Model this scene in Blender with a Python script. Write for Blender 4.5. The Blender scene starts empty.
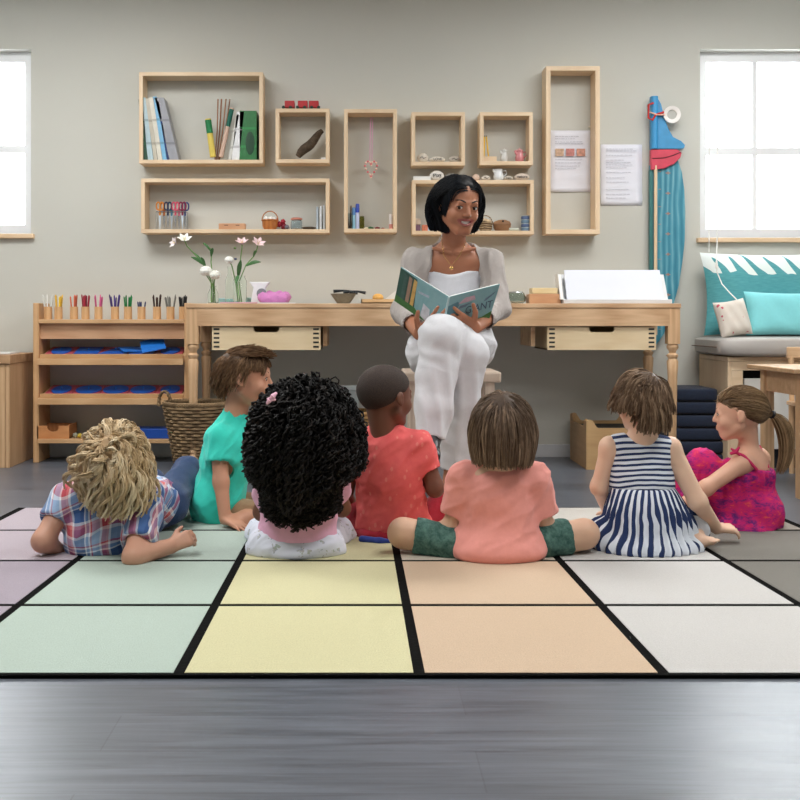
import bpy, bmesh, math, random
import numpy as np
from mathutils import Vector, Matrix
random.seed(7)
rng = np.random.default_rng(11)
C = bpy.context.scene.collection
FPX, CX, CY, CH = 1100.0, 360.0, 318.0, 0.75     # focal length in px, vanishing point, camera height

def W(px, py, d):
    "pixel and distance from the lens -> point in the room (m)"
    return np.array([(px - CX) * d / FPX, d, CH + (CY - py) * d / FPX])
def FL(px, py):
    "pixel on the floor -> point on the floor"
    d = FPX * CH / (py - CY)
    return np.array([(px - CX) * d / FPX, d, 0.0])
def V(*a): return np.array(a, float)
def nrm(v):
    v = np.asarray(v, float); return v / (np.linalg.norm(v, axis=-1, keepdims=True) + 1e-12)

# ------------------------------------------------------------------ materials
def lin(c):
    return tuple((x / 12.92 if x <= .04045 else ((x + .055) / 1.055) ** 2.4) for x in [v / 255 for v in c]) + (1.0,)
MATS = {}
class NT:
    def __init__(s, name):
        s.m = bpy.data.materials.new(name); s.m.use_nodes = True
        s.t = s.m.node_tree; s.b = s.t.nodes['Principled BSDF']; s.out = s.t.nodes['Material Output']
    def n(s, typ, ins=None, **kw):
        nd = s.t.nodes.new(typ)
        for k, v in kw.items(): setattr(nd, k, v)
        for k, v in (ins or {}).items(): s.set(nd, k, v)
        return nd
    def set(s, nd, k, v):
        if isinstance(v, bpy.types.NodeSocket): s.t.links.new(v, nd.inputs[k])
        else: nd.inputs[k].default_value = v
    def math(s, op, a, b=0.0, c=None):
        nd = s.n('ShaderNodeMath', operation=op); s.set(nd, 0, a); s.set(nd, 1, b)
        if c is not None: s.set(nd, 2, c)
        return nd.outputs[0]
    def mix(s, f, a, b, mode='MIX'):
        nd = s.n('ShaderNodeMix', data_type='RGBA', blend_type=mode)
        s.set(nd, 0, f); s.set(nd, 6, a); s.set(nd, 7, b); return nd.outputs[2]
    def co(s, kind='Object', scale=(1, 1, 1), rot=(0, 0, 0), loc=(0, 0, 0)):
        tc = s.n('ShaderNodeTexCoord'); mp = s.n('ShaderNodeMapping')
        s.t.links.new(tc.outputs[kind], mp.inputs[0])
        mp.inputs['Scale'].default_value = scale; mp.inputs['Rotation'].default_value = rot; mp.inputs['Location'].default_value = loc
        return mp.outputs[0]
    def noise(s, vec, scale=5, detail=3, rough=.5, dist=0.0):
        return s.n('ShaderNodeTexNoise', {'Vector': vec, 'Scale': scale, 'Detail': detail, 'Roughness': rough, 'Distortion': dist}).outputs['Fac']
    def ramp(s, f, stops, interp='LINEAR'):
        nd = s.n('ShaderNodeValToRGB'); s.set(nd, 0, f); cr = nd.color_ramp; cr.interpolation = interp
        while len(cr.elements) > 1: cr.elements.remove(cr.elements[-1])
        cr.elements[0].position, cr.elements[0].color = stops[0][0], stops[0][1]
        for p, c in stops[1:]:
            e = cr.elements.new(p); e.color = c
        return nd.outputs[0]
    def bump(s, h, strength=.3, dist=.01):
        nd = s.n('ShaderNodeBump', {'Height': h, 'Strength': strength, 'Distance': dist})
        s.t.links.new(nd.outputs[0], s.b.inputs['Normal'])
    def fin(s, col=None, rough=.6, **kw):
        if col is not None: s.set(s.b, 'Base Color', col)
        s.set(s.b, 'Roughness', rough)
        for k, v in kw.items(): s.set(s.b, k.replace('_', ' '), v)
        return s.m
def shade(c, f): return tuple(min(255, max(0, v * f)) for v in c)
def plain(rgb, rough=.6, var=.06, scale=12, bump=0.0, bscale=80, **kw):
    key = ('p', rgb, rough, var, scale, bump, bscale, tuple(kw.items()))
    if key in MATS: return MATS[key]
    t = NT('finish_%d_%d_%d' % tuple(int(x) for x in rgb)); v = t.co()
    col = t.mix(t.noise(v, scale, 3), lin(shade(rgb, 1 - var)), lin(shade(rgb, 1 + var)))
    if bump: t.bump(t.noise(v, bscale, 3), bump, .004)
    MATS[key] = t.fin(col, rough, **kw); return MATS[key]
def cloth(rgb, var=.08, weave=900, bump=.35, rough=.9, spec=(1, 1)):
    key = ('c', rgb, var, weave, bump)
    if key in MATS: return MATS[key]
    t = NT('cloth_%d_%d_%d' % tuple(int(x) for x in rgb)); v = t.co()
    n1 = t.noise(v, 60, 4, .7); n2 = t.noise(v, weave, 1)
    col = t.mix(n1, lin(shade(rgb, 1 - var)), lin(shade(rgb, 1 + var)))
    t.bump(t.math('ADD', n2, t.math('MULTIPLY', n1, .5)), bump, .002)
    MATS[key] = t.fin(col, rough, Sheen_Weight=.15); return MATS[key]
def wood(c1, c2, axis='x', rough=.5, scale=1.0):
    key = ('w', c1, c2, axis, rough, scale)
    if key in MATS: return MATS[key]
    t = NT('wood_%s_%d_%d_%d' % ((axis,) + tuple(int(x) for x in c1)))
    sc = {'x': (1.2, 14, 14), 'y': (14, 1.2, 14), 'z': (14, 14, 1.2)}[axis]
    v = t.co(scale=tuple(q * scale for q in sc))
    n1 = t.noise(v, 1.6, 5, .6, 1.2)
    v2 = t.co(scale=tuple(q * 6 * scale for q in sc)); n2 = t.noise(v2, 2, 3, .6)
    w = t.n('ShaderNodeTexWave', {'Vector': v, 'Scale': .9, 'Distortion': 5.0, 'Detail': 2.0, 'Detail Scale': 1.2}).outputs['Fac']
    f = t.math('ADD', t.math('MULTIPLY', n1, .55), t.math('ADD', t.math('MULTIPLY', w, .25), t.math('MULTIPLY', n2, .2)))
    col = t.ramp(f, [(.25, lin(c2)), (.7, lin(c1))])
    t.bump(n2, .12, .002)
    MATS[key] = t.fin(col, rough); return MATS[key]
def emissive(rgb, s):
    t = NT('lamp_glow'); t.set(t.b, 'Emission Color', lin(rgb)); t.set(t.b, 'Emission Strength', s); return t.fin(lin(rgb), .5)
def glass(tint=(235, 245, 240), rough=.02):
    key = ('g', tint)
    if key in MATS: return MATS[key]
    t = NT('clear_glass'); MATS[key] = t.fin(lin(tint), rough, Transmission_Weight=1.0, IOR=1.12); return MATS[key]

PALE = wood((234, 210, 178), (218, 190, 155), 'x'); PALEZ = wood((234, 210, 178), (218, 190, 155), 'z'); PALEY = wood((222, 190, 150), (200, 165, 124), 'y')
OAK = wood((222, 188, 150), (184, 144, 106), 'x'); OAKZ = wood((220, 184, 144), (190, 150, 110), 'z')
PLY = wood((232, 212, 176), (220, 196, 156), 'x'); BEECH = wood((222, 182, 136), (200, 156, 110), 'x'); BEECHZ = wood((220, 178, 132), (196, 152, 106), 'z')

# ------------------------------------------------------------------ mesh building
class MB:
    def __init__(s): s.v = []; s.f = []; s.m = []; s.mi = 0
    def addv(s, pts):
        b = len(s.v); s.v += [tuple(float(x) for x in p) for p in pts]; return b
    def face(s, *ix): s.f.append(tuple(ix)); s.m.append(s.mi)
    def box(s, lo, hi, R=None, c=None):
        (x0, y0, z0), (x1, y1, z1) = lo, hi
        p = [(x0, y0, z0), (x1, y0, z0), (x1, y1, z0), (x0, y1, z0), (x0, y0, z1), (x1, y0, z1), (x1, y1, z1), (x0, y1, z1)]
        if R is not None:
            c = V(*c); p = [c + np.asarray(R) @ (V(*q)) for q in p]
        b = s.addv(p)
        for q in ((0, 3, 2, 1), (4, 5, 6, 7), (0, 1, 5, 4), (1, 2, 6, 5), (2, 3, 7, 6), (3, 0, 4, 7)): s.face(*[b + i for i in q])
        return s
    def ring(s, pts): return s.addv(pts)
    def loft(s, rings, closed_ends=True, wrap=True):
        n = len(rings[0]); bs = [s.addv(r) for r in rings]
        for a, b in zip(bs, bs[1:]):
            for i in range(n if wrap else n - 1):
                j = (i + 1) % n; s.face(a + i, a + j, b + j, b + i)
        if closed_ends:
            s.face(*[bs[0] + i for i in range(n)][::-1]); s.face(*[bs[-1] + i for i in range(n)])
        return s
    def lathe(s, c, prof, seg=20, sq=False):
        rings = []
        for r, z in prof:
            a0 = math.pi / 4 if sq else 0; k = 4 if sq else seg
            rr = r * (math.sqrt(2) if sq else 1)
            rings.append([(c[0] + rr * math.cos(a0 + 2 * math.pi * i / k), c[1] + rr * math.sin(a0 + 2 * math.pi * i / k), c[2] + z) for i in range(k)])
        return s.loft(rings)
    def tube(s, path, r, seg=8, ends=True):
        P = [V(*p) for p in path]; n = len(P); rr = r if hasattr(r, '__len__') else [r] * n
        rings = []; up = V(0.13, 0.2, 1)
        for i in range(n):
            t = nrm(P[min(i + 1, n - 1)] - P[max(i - 1, 0)])
            u = np.cross(up, t)
            if np.linalg.norm(u) < .1: u = np.cross(V(1, 0, 0), t)
            u = nrm(u); w = np.cross(t, u)
            rings.append([P[i] + rr[i] * (math.cos(a) * u + math.sin(a) * w) for a in [2 * math.pi * k / seg for k in range(seg)]])
        return s.loft(rings, ends)
    def ell(s, c, r, seg=16, rings=10, R=None, fn=None):
        rs = []
        for j in range(rings + 1):
            ph = math.pi * (j + .02) / (rings + .04) - math.pi / 2
            ring = []
            for i in range(seg):
                a = 2 * math.pi * i / seg; q = V(math.cos(ph) * math.cos(a) * r[0], math.cos(ph) * math.sin(a) * r[1], math.sin(ph) * r[2])
                if fn: q = q * fn(q / V(*r))
                if R is not None: q = np.asarray(R) @ q
                ring.append(V(*c) + q)
            rs.append(ring)
        return s.loft(rs)
    def prism(s, pts2, y0, y1, plane='xz', rot=None):
        "outline in a plane given thickness along the third axis"
        def P(a, b, t): return {'xz': (a, t, b), 'xy': (a, b, t), 'yz': (t, a, b)}[plane]
        return s.loft([[P(a, b, y0) for a, b in pts2], [P(a, b, y1) for a, b in pts2]])

def link(o, parent=None):
    C.objects.link(o)
    if parent is not None: o.parent = parent
    return o
def root(name, loc, label, cat, group=None, kind=None):
    o = bpy.data.objects.new(name, None); o.location = [float(x) for x in loc]; o.empty_display_size = .05
    C.objects.link(o); o['label'] = label; o['category'] = cat
    if group: o['group'] = group
    if kind: o['kind'] = kind
    return o
def wloc(o):
    p = V(0, 0, 0)
    while o is not None: p = p + V(*o.location); o = o.parent
    return p
def part(name, mb, mat, parent=None, smooth=False, bev=0.0, label=None, origin=None, kind=None):
    "MB -> mesh object; world-space vertices are moved into the parent's frame"
    mats = mat if isinstance(mat, (list, tuple)) else [mat]
    me = bpy.data.meshes.new(name)
    vv = np.array(mb.v, float)
    if parent is not None: off = wloc(parent)
    elif origin is not None: off = V(*origin)
    else: off = V((vv[:, 0].min() + vv[:, 0].max()) / 2, (vv[:, 1].min() + vv[:, 1].max()) / 2, vv[:, 2].min())
    me.from_pydata([tuple(p) for p in (vv - off)], [], mb.f)
    for m in mats: me.materials.append(m)
    if any(mb.m): me.polygons.foreach_set('material_index', mb.m)
    bm = bmesh.new(); bm.from_mesh(me); bmesh.ops.recalc_face_normals(bm, faces=bm.faces); bm.to_mesh(me); bm.free()
    if smooth:
        me.polygons.foreach_set('use_smooth', [True] * len(me.polygons))
        me.set_sharp_from_angle(angle=math.radians(50))
    me.update()
    o = bpy.data.objects.new(name, me)
    if parent is None: o.location = off
    link(o, parent)
    if bev:
        b = o.modifiers.new('edge', 'BEVEL'); b.width = bev; b.segments = 2; b.limit_method = 'ANGLE'
    if label: o['label'] = label
    if kind: o['kind'] = kind
    return o
def tag(o, label, cat, group=None, kind=None):
    o['label'] = label; o['category'] = cat
    if group: o['group'] = group
    if kind: o['kind'] = kind
    return o
def struct(name, mb, mat, **kw):
    o = part(name, mb, mat, **kw); o['kind'] = 'structure'; return o
def mesh_np(name, verts, quads, mat, parent, smooth=True, tris=None, midx=None, attr=None, attr2=None, world=True):
    off = wloc(parent) if parent is not None and world else V(0, 0, 0)
    verts = np.asarray(verts, np.float32) - off.astype(np.float32)
    me = bpy.data.meshes.new(name); me.vertices.add(len(verts)); me.vertices.foreach_set('co', verts.ravel())
    nq = len(quads); nt = 0 if tris is None else len(tris)
    loops = np.concatenate([np.asarray(quads, np.int32).ravel()] + ([np.asarray(tris, np.int32).ravel()] if nt else []))
    me.loops.add(len(loops)); me.loops.foreach_set('vertex_index', loops)
    me.polygons.add(nq + nt)
    st = np.concatenate([np.arange(nq) * 4, nq * 4 + np.arange(nt) * 3]).astype(np.int32)
    me.polygons.foreach_set('loop_start', st)
    for m in (mat if isinstance(mat, (list, tuple)) else [mat]): me.materials.append(m)
    if midx is not None: me.polygons.foreach_set('material_index', np.asarray(midx, np.int32))
    me.update(calc_edges=True)
    me.polygons.foreach_set('use_smooth', np.ones(nq + nt, bool) if smooth else np.zeros(nq + nt, bool))
    for nm, a in (('shade_var', attr), ('along', attr2)):
        if a is not None:
            at = me.attributes.new(nm, 'FLOAT', 'POINT'); at.data.foreach_set('value', np.asarray(a, np.float32))
    me.validate()
    o = bpy.data.objects.new(name, me); link(o, parent); return o
def text(name, body, size, loc, rot, mat, parent, ext=.0004):
    cu = bpy.data.curves.new(name, 'FONT'); cu.body = body; cu.size = size; cu.extrude = ext; cu.align_x = 'CENTER'; cu.align_y = 'CENTER'
    t0 = bpy.data.objects.new(name, cu); C.objects.link(t0); bpy.context.view_layer.update()
    me = bpy.data.meshes.new_from_object(t0.evaluated_get(bpy.context.evaluated_depsgraph_get())); bpy.data.objects.remove(t0); bpy.data.curves.remove(cu)
    me.materials.clear(); me.materials.append(mat); o = bpy.data.objects.new(name, me); link(o, parent)
    o.location = [float(x) for x in (V(*loc) - wloc(parent))]; o.rotation_euler = rot; return o

# ------------------------------------------------------------------ camera
cam = bpy.data.cameras.new('camera'); co = bpy.data.objects.new('camera', cam); C.objects.link(co)
co.location = (0, 0, CH); co.rotation_euler = (math.pi / 2, 0, 0)
cam.sensor_width = 36; cam.lens = FPX / 800 * 36; cam.shift_x = (400 - CX) / 800; cam.shift_y = -(400 - CY) / 800
cam.clip_start = .05; cam.clip_end = 100
bpy.context.scene.camera = co
vs = bpy.context.scene.view_settings
vs.view_transform = 'Standard'; vs.look = 'None'; vs.gamma = 1; vs.exposure = 0.0; vs.use_curve_mapping = False
# ------------------------------------------------------------------ room shell
YW = 5.93; XL, XR, ZC, YF = -3.3, 3.7, 2.62, -1.6
PXW = YW / FPX
def xw(px, d=YW): return (px - CX) * d / FPX
def zw(py, d=YW): return CH + (CY - py) * d / FPX

t = NT('painted_wall'); v = t.co()
col = t.mix(t.noise(v, 1.3, 4), lin((198, 198, 190)), lin((207, 207, 199))); t.bump(t.noise(v, 160, 3), .08, .003)
WALLM = t.fin(col, .75)
WHITE = plain((236, 236, 236), .5, .02)
# window openings (x0,x1,z0,z1)
WZ1 = 2.2
winL = (xw(-150), xw(31), zw(234), WZ1); winR = (xw(700), xw(905), zw(238), WZ1)
m = MB(); TH = .16
xs = [XL, winL[0], winL[1], winR[0], winR[1], XR]
for i in range(5):
    a, b = xs[i], xs[i + 1]
    if i in (1, 3):
        z0, z1 = (winL if i == 1 else winR)[2:]
        m.box((a, YW, 0), (b, YW + TH, z0)); m.box((a, YW, z1), (b, YW + TH, ZC))
    else: m.box((a, YW, 0), (b, YW + TH, ZC))
struct('wall_back', m, WALLM)
struct('wall_left', MB().box((XL - .15, YF, 0), (XL, YW + TH, ZC)), WALLM)
struct('wall_right', MB().box((XR, YF, 0), (XR + .15, YW + TH, ZC)), WALLM)
struct('unseen_wall_front', MB().box((XL - .15, YF - .15, 0), (XR + .15, YF, ZC)), WALLM)  # unseen wall, added to keep sky light from coming in behind the camera
struct('ceiling', MB().box((XL - .15, YF, ZC), (XR + .15, YW + TH, ZC + .1)), plain((240, 240, 238), .8, .01))

t = NT('grey_laminate'); v = t.co()
br = t.n('ShaderNodeTexBrick', {'Vector': v, 'Scale': 1.0, 'Mortar Size': .0016, 'Brick Width': 1.3, 'Row Height': .17, 'Color1': lin((74, 77, 84)), 'Color2': lin((96, 100, 108)), 'Mortar': lin((60, 60, 64)), 'Bias': 0.0})
g = t.noise(t.co(scale=(1.2, 22, 1)), 2.2, 5, .62, .6)
col = t.mix(.65, br.outputs['Color'], t.ramp(g, [(.25, lin((62, 66, 73))), (.75, lin((124, 131, 143)))]))
rg = t.math('MULTIPLY_ADD', g, .2, .24)
t.bump(t.math('ADD', g, t.math('MULTIPLY', br.outputs['Fac'], -1.0)), .12, .002)
FLOORM = t.fin(col, rg, Specular_IOR_Level=.6)
struct('floor', MB().box((XL - .15, YF, -.1), (XR + .15, YW + TH, 0)), FLOORM)
m = MB(); m.box((XL, YW - .016, 0), (XR, YW, .07)); struct('baseboard_back', m, plain((214, 216, 220), .4, .02), bev=.003)

def window(n, w, rail_px, mull):
    x0, x1, z0, z1 = w
    r = bpy.data.objects.new('window_%d' % n, None); r.location = (x0, YW, z0); C.objects.link(r); r['kind'] = 'structure'
    m = MB(); fw = .055; ya, yb = YW + .07, YW + .11
    m.box((x0, ya, z0), (x0 + fw, yb, z1)); m.box((x1 - fw, ya, z0), (x1, yb, z1)); m.box((x0 + fw, ya, z0), (x1 - fw, yb, z0 + fw)); m.box((x0 + fw, ya, z1 - fw), (x1 - fw, yb, z1))
    zr = zw(rail_px, YW + .1); m.box((x0 + fw, ya + .004, zr - .02), (x1 - fw, yb - .004, zr + .02))
    for xm in mull: m.box((xm - .012, ya + .008, z0 + fw), (xm + .012, yb - .008, z1 - fw))
    part('window_frame', m, plain((245, 247, 250), .35, .01), r)
    part('pane', MB().box((x0 + fw, YW + .089, z0 + fw), (x1 - fw, YW + .092, z1 - fw)), glass((255, 255, 255)), r)
    part('window_sill', MB().box((x0 - .02, YW - .03, z0 - .025), (x1 + .02, YW + .07, z0)), wood((232, 204, 170), (214, 184, 146), 'x'), r, bev=.004)
window(1, winL, 150, [xw(-62)]); window(2, winR, 152, [xw(760), xw(835)])

# unseen fill panels, added under the ceiling to brighten rug, children and wall
def fill_panel(x, y, w, d, power, lab, col=(1, .985, .965)):
    r = root('fill_light', (x, y, ZC - .05), lab, 'fill light', 'added fill light panels')
    m = MB(); m.box((x - w / 2, y - d / 2, ZC - .05), (x + w / 2, y - d / 2 + .02, ZC)); m.box((x - w / 2, y + d / 2 - .02, ZC - .05), (x + w / 2, y + d / 2, ZC))
    m.box((x - w / 2, y - d / 2, ZC - .05), (x - w / 2 + .02, y + d / 2, ZC)); m.box((x + w / 2 - .02, y - d / 2, ZC - .05), (x + w / 2, y + d / 2, ZC))
    part('frame', m, WHITE, r)
    L = bpy.data.lights.new('fill_lamp', 'AREA'); L.shape = 'RECTANGLE'; L.size = w - .05; L.size_y = d - .05; L.energy = power; L.color = col
    o = bpy.data.objects.new('fill_lamp', L); o.location = (x, y, ZC - .06); C.objects.link(o)
for i, (x, y) in enumerate(((-1.4, 2.3), (1.6, 2.3))):
    fill_panel(x, y, 1.5, .9, 38, 'added fill light panel over the front of the room, %s one' % ('left' if i == 0 else 'right'))
for i, (x, y) in enumerate(((-1.5, 4.4), (1.7, 4.4))):
    fill_panel(x, y, 1.5, .9, 43, 'added fill light panel over the sitting children, %s one' % ('left' if i == 0 else 'right'))
# daylight through both windows
wd = bpy.data.worlds.new('daylight'); bpy.context.scene.world = wd; wd.use_nodes = True
bg = wd.node_tree.nodes['Background']; bg.inputs[0].default_value = (.93, .97, 1, 1); bg.inputs[1].default_value = 1.6
def daylight(x, y, z, w, h, rot, power):
    L = bpy.data.lights.new('window_daylight', 'AREA'); L.shape = 'RECTANGLE'; L.size = w; L.size_y = h; L.energy = power; L.color = (.92, .97, 1)
    o = bpy.data.objects.new('window_daylight', L); o.location = (x, y, z); o.rotation_euler = rot; C.objects.link(o)
daylight((winR[0] + winR[1]) / 2, YW + .3, 1.75, winR[1] - winR[0] - .1, 1.0, (math.radians(-80), 0, 0), 32)
daylight((winL[0] + winL[1]) / 2, YW + .3, 1.75, winL[1] - winL[0] - .1, 1.0, (math.radians(-80), 0, 0), 24)

# ------------------------------------------------------------------ rug
HR = .008
def rugpt(px, py): 
    d = FPX * (CH - HR) / (py - CY); return ((px - CX) * d / FPX, d)
rows = [672, 605.5, 561, 530.5, 508.5]; cols0 = [-305, -67, 179.5, 419, 662.5, 912, 1145]
def seam(c, py): return 357 + (c - 357) * (py - 341) / (672 - 341.)
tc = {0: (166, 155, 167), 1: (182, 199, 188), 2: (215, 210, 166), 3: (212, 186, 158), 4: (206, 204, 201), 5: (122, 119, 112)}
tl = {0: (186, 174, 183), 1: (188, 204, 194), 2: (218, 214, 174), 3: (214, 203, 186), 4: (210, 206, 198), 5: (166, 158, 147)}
def rugmat(rgb):
    t = NT('rug_pile_%d_%d_%d' % rgb); v = t.co()
    n = t.noise(v, 230, 3, .8); n2 = t.noise(v, 60, 3, .7)
    col = t.mix(n, lin(shade(rgb, .84)), lin(shade(rgb, 1.10))); col = t.mix(t.math('MULTIPLY', n2, .35), col, lin(shade(rgb, .9)))
    t.bump(t.math('ADD', n, t.math('MULTIPLY', n2, .6)), .5, .004); return t.fin(col, .95, Sheen_Weight=.1)
rmats = [plain((9, 9, 9), .95, .1, 200, .3, 80, Specular_IOR_Level=.1)]; rkey = {}
m = MB(); g = .012
Ys = [rugpt(0, r)[1] for r in rows]
def xs_at(ci, y):   # seams as straight lines in the room
    y0, y1 = Ys[0], Ys[-1]; a = rugpt(seam(cols0[ci], rows[0]), rows[0])[0]; b = rugpt(seam(cols0[ci], rows[-1]), rows[-1])[0]
    return a + (b - a) * (y - y0) / (y1 - y0)
out = [(xs_at(0, Ys[0]) - .02, Ys[0] - .02), (xs_at(6, Ys[0]) + .02, Ys[0] - .02), (xs_at(6, Ys[-1]) + .02, Ys[-1] + .02), (xs_at(0, Ys[-1]) - .02, Ys[-1] + .02)]
m.prism(out, 0.0005, HR, 'xy')
for r in range(4):
    for c in range(6):
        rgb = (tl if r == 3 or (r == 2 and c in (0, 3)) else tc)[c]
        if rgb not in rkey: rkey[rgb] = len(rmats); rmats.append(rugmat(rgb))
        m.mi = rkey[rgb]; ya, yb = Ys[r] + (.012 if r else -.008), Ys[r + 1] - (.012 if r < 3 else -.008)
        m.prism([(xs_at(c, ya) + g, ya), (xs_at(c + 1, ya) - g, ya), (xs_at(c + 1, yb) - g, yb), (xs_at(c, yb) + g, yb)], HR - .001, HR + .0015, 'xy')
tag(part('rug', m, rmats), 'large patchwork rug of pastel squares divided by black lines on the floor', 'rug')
HR = .0095

# ------------------------------------------------------------------ wall boxes
def crate(x0, y0, x1, y1, lab, boards=3.8):
    "open wall box from its front outline in px"
    d = 5.80; a, b = xw(x0, d), xw(x1, d); z1, z0 = zw(y0, d), zw(y1, d); w = boards * d / FPX
    r = root('wall_shelf', ((a + b) / 2, YW, z0), lab, 'wall shelf', 'open wooden boxes on the wall')
    part('side_panel', MB().box((a, d, z0 + w), (a + w, YW, z1 - w)), PALEZ, r, bev=.0015)
    part('side_panel', MB().box((b - w, d, z0 + w), (b, YW, z1 - w)), PALEZ, r, bev=.0015)
    part('top_panel', MB().box((a, d, z1 - w), (b, YW, z1)), PALE, r, bev=.0015)
    part('bottom_panel', MB().box((a, d, z0), (b, YW, z0 + w)), PALE, r, bev=.0015)
    return dict(x0=a + w, x1=b - w, z0=z0 + w, z1=z1, r=r, top=z1)
K1 = crate(139, 72, 263, 163.5, 'wide pale wood wall box holding upright books and rolled drawings')
K2 = crate(275.5, 108.5, 329.5, 163, 'small square wall box holding a piece of dark bark')
K3 = crate(344, 109, 397, 232.5, 'tall narrow wall box with a pink heart necklace hanging in it')
K4 = crate(411.5, 112, 465, 165.5, 'small square wall box holding three written stones')
K5 = crate(480, 112, 533, 165, 'small square wall box with yellow pencils and two little jugs')
K6 = crate(546, 66, 600, 234, 'tallest wall box with a printed sheet pinned inside', 4.6)
K7 = crate(141, 178.5, 329.5, 233, 'widest wall box holding scissors and a small fruit basket')
K8 = crate(412, 180, 534, 234.5, 'wide wall box behind the reading woman with baskets in it')

# ---- books in the first box
dB = 5.86; PW = dB / FPX
def book(x0, x1, lean, h, rgb, lab, dep=.14, grp='books leaning in the wide wall box'):
    "spine from px x0..x1 at its foot, leaning left by lean px at the top"
    z0 = K1['z0'] + .0008; a, b = xw(x0, 5.84), xw(x1, 5.84); L = lean * PW; H = h
    r = root('book', ((a + b) / 2, 5.86, z0), lab, 'book', grp); y0 = 5.815; y1 = y0 + .105
    def slab(u0, u1, ya, yb, zz0, zz1):
        m = MB(); sx = lambda z: L * (z - z0) / H
        p = [(u0 + sx(zz0), zz0), (u1 + sx(zz0), zz0), (u1 + sx(zz1), zz1), (u0 + sx(zz1), zz1)]
        return m.prism(p, ya, yb)
    part('cover', slab(a, b, y0, y1, z0, z0 + H), plain(rgb, .45, .1, 30), r)
    part('pages', slab(a + .0015, b - .0015, y1 - .02, y1 + .003, z0 + .003, z0 + H + .001), plain((236, 232, 222), .8, .05, 200), r)
    m = MB(); 
    sx = lambda z: L * (z - z0) / H
    for f in (.25, .62): 
        zz = z0 + H * f; m.prism([(a + sx(zz) + .001, zz), (b + sx(zz) - .001, zz), (b + sx(zz + .012) - .001, zz + .012), (a + sx(zz + .012) + .001, zz + .012)], y0 - .0006, y0)
    part('spine_band', m, plain(tuple(int(v) for v in shade(rgb, .86 if sum(rgb) > 380 else 1.25)), .5), r)
for a, b, ln, h, rgb, lab in [
    (144.5, 148.6, -5, .32, (22, 70, 48), 'dark green book against the left side of the wide wall box'),
    (149, 154.3, -8, .33, (172, 196, 204), 'pale blue grey book beside the dark green one'),
    (154.7, 158.4, -8.4, .325, (190, 184, 168), 'beige book between the pale blue and cream books'),
    (158.8, 163.2, -9, .33, (214, 210, 196), 'cream book standing left of the light blue one'),
    (163.6, 167.6, -10, .335, (120, 178, 214), 'light blue book right of the cream one'),
    (168, 169.7, -10, .31, (24, 50, 104), 'thin navy book standing left of the mottled book'),
    (170.4, 179.6, -15, .33, (150, 152, 160), 'mottled grey book leaning most of the left group')]:
    book(a, b, ln, h, rgb, lab)
for a, b, ln, h, rgb, lab in [(228.6, 231.6, 8, .24, (206, 206, 200), 'thin grey book left of the white one beside the green book'),
    (232.2, 239.6, 5, .255, (228, 230, 232), 'thick white book leaning against the green one'),
    (240.2, 257, 0, .26, (38, 112, 60), 'broad green book at the right end of the wide wall box')]:
    book(a, b, ln, h, rgb, lab)
o = MB(); o.ell((xw(250, 5.81), 5.8145, zw(143, 5.81)), (.024, .0015, .062)); part('cover_oval', o, plain((18, 66, 40), .5), [q for q in C.objects if q.name.startswith('book') and 'broad green' in q.get('label', '')][0])
# rolled drawings / sticks
def roll(px0, py0, px1, py1, r, rgb, lab, d=5.87, band=None):
    a, b = W(px0, py0, d), W(px1, py1, d); a[2] = max(a[2], K1['z0'] + r)
    o = root('paper_roll', a, lab, 'rolled drawing', 'rolled drawings in the wide wall box')
    part('roll', MB().tube([a, b], r, 12), plain(rgb, .7), o, smooth=True)
    if band: 
        q = a + (b - a) * .62; part('band', MB().tube([q, a + (b - a) * .97], r * 1.05, 12), plain(band, .7), o, smooth=True)
for i, (x0, x1, rr, tone, lb) in enumerate([(215, 218, .0022, (168, 116, 82), 'leftmost brown stick of the bundle between the books'), (216.5, 221.5, .0026, (150, 98, 66), 'brown stick rising through the middle of the bundle'), (218, 226, .0022, (176, 126, 92), 'brown stick leaning right in the bundle'), (219, 230, .002, (160, 108, 74), 'brown stick leaning furthest right in the bundle')]):
    a, b = W(x0, 158, 5.865 + .01 * i), W(x1, 99, 5.865 + .01 * i); a[2] = K1['z0'] + .003
    tag(part('wooden_stick', MB().tube([a, (a + b) / 2 + V(.004, 0, 0), b], rr * 1.6, 8), wood(tone, shade(tone, .75), 'z'), smooth=True), lb, 'stick', 'sticks in the wide wall box')
roll(213, 157, 208, 119, .016, (222, 200, 96), 'yellow rolled drawing with a green tip', 5.84, (30, 120, 70))
roll(221, 157, 232, 108, .012, (208, 178, 160), 'rolled drawing with a dark green and red top', 5.845, (20, 96, 80))

# red toy train on small box K2
z = K2['top'] + .0008; r = root('toy_train', (xw(302), 5.86, z), 'red toy train with dark wheels standing on the small wall box', 'toy train')
for xx in (290, 303, 314):
    a = xw(xx, 5.86); part('wagon', MB().box((a - .026, 5.82, z + .008), (a + .026, 5.89, z + .045)), plain((178, 40, 46), .4), r, bev=.003)
for xx in (284, 291, 298, 305, 312, 319):
    a = xw(xx, 5.86); part('wheel', MB().tube([(a, 5.812, z + .0085), (a, 5.82, z + .0085)], .0085, 12), plain((24, 50, 40), .4), r)
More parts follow.
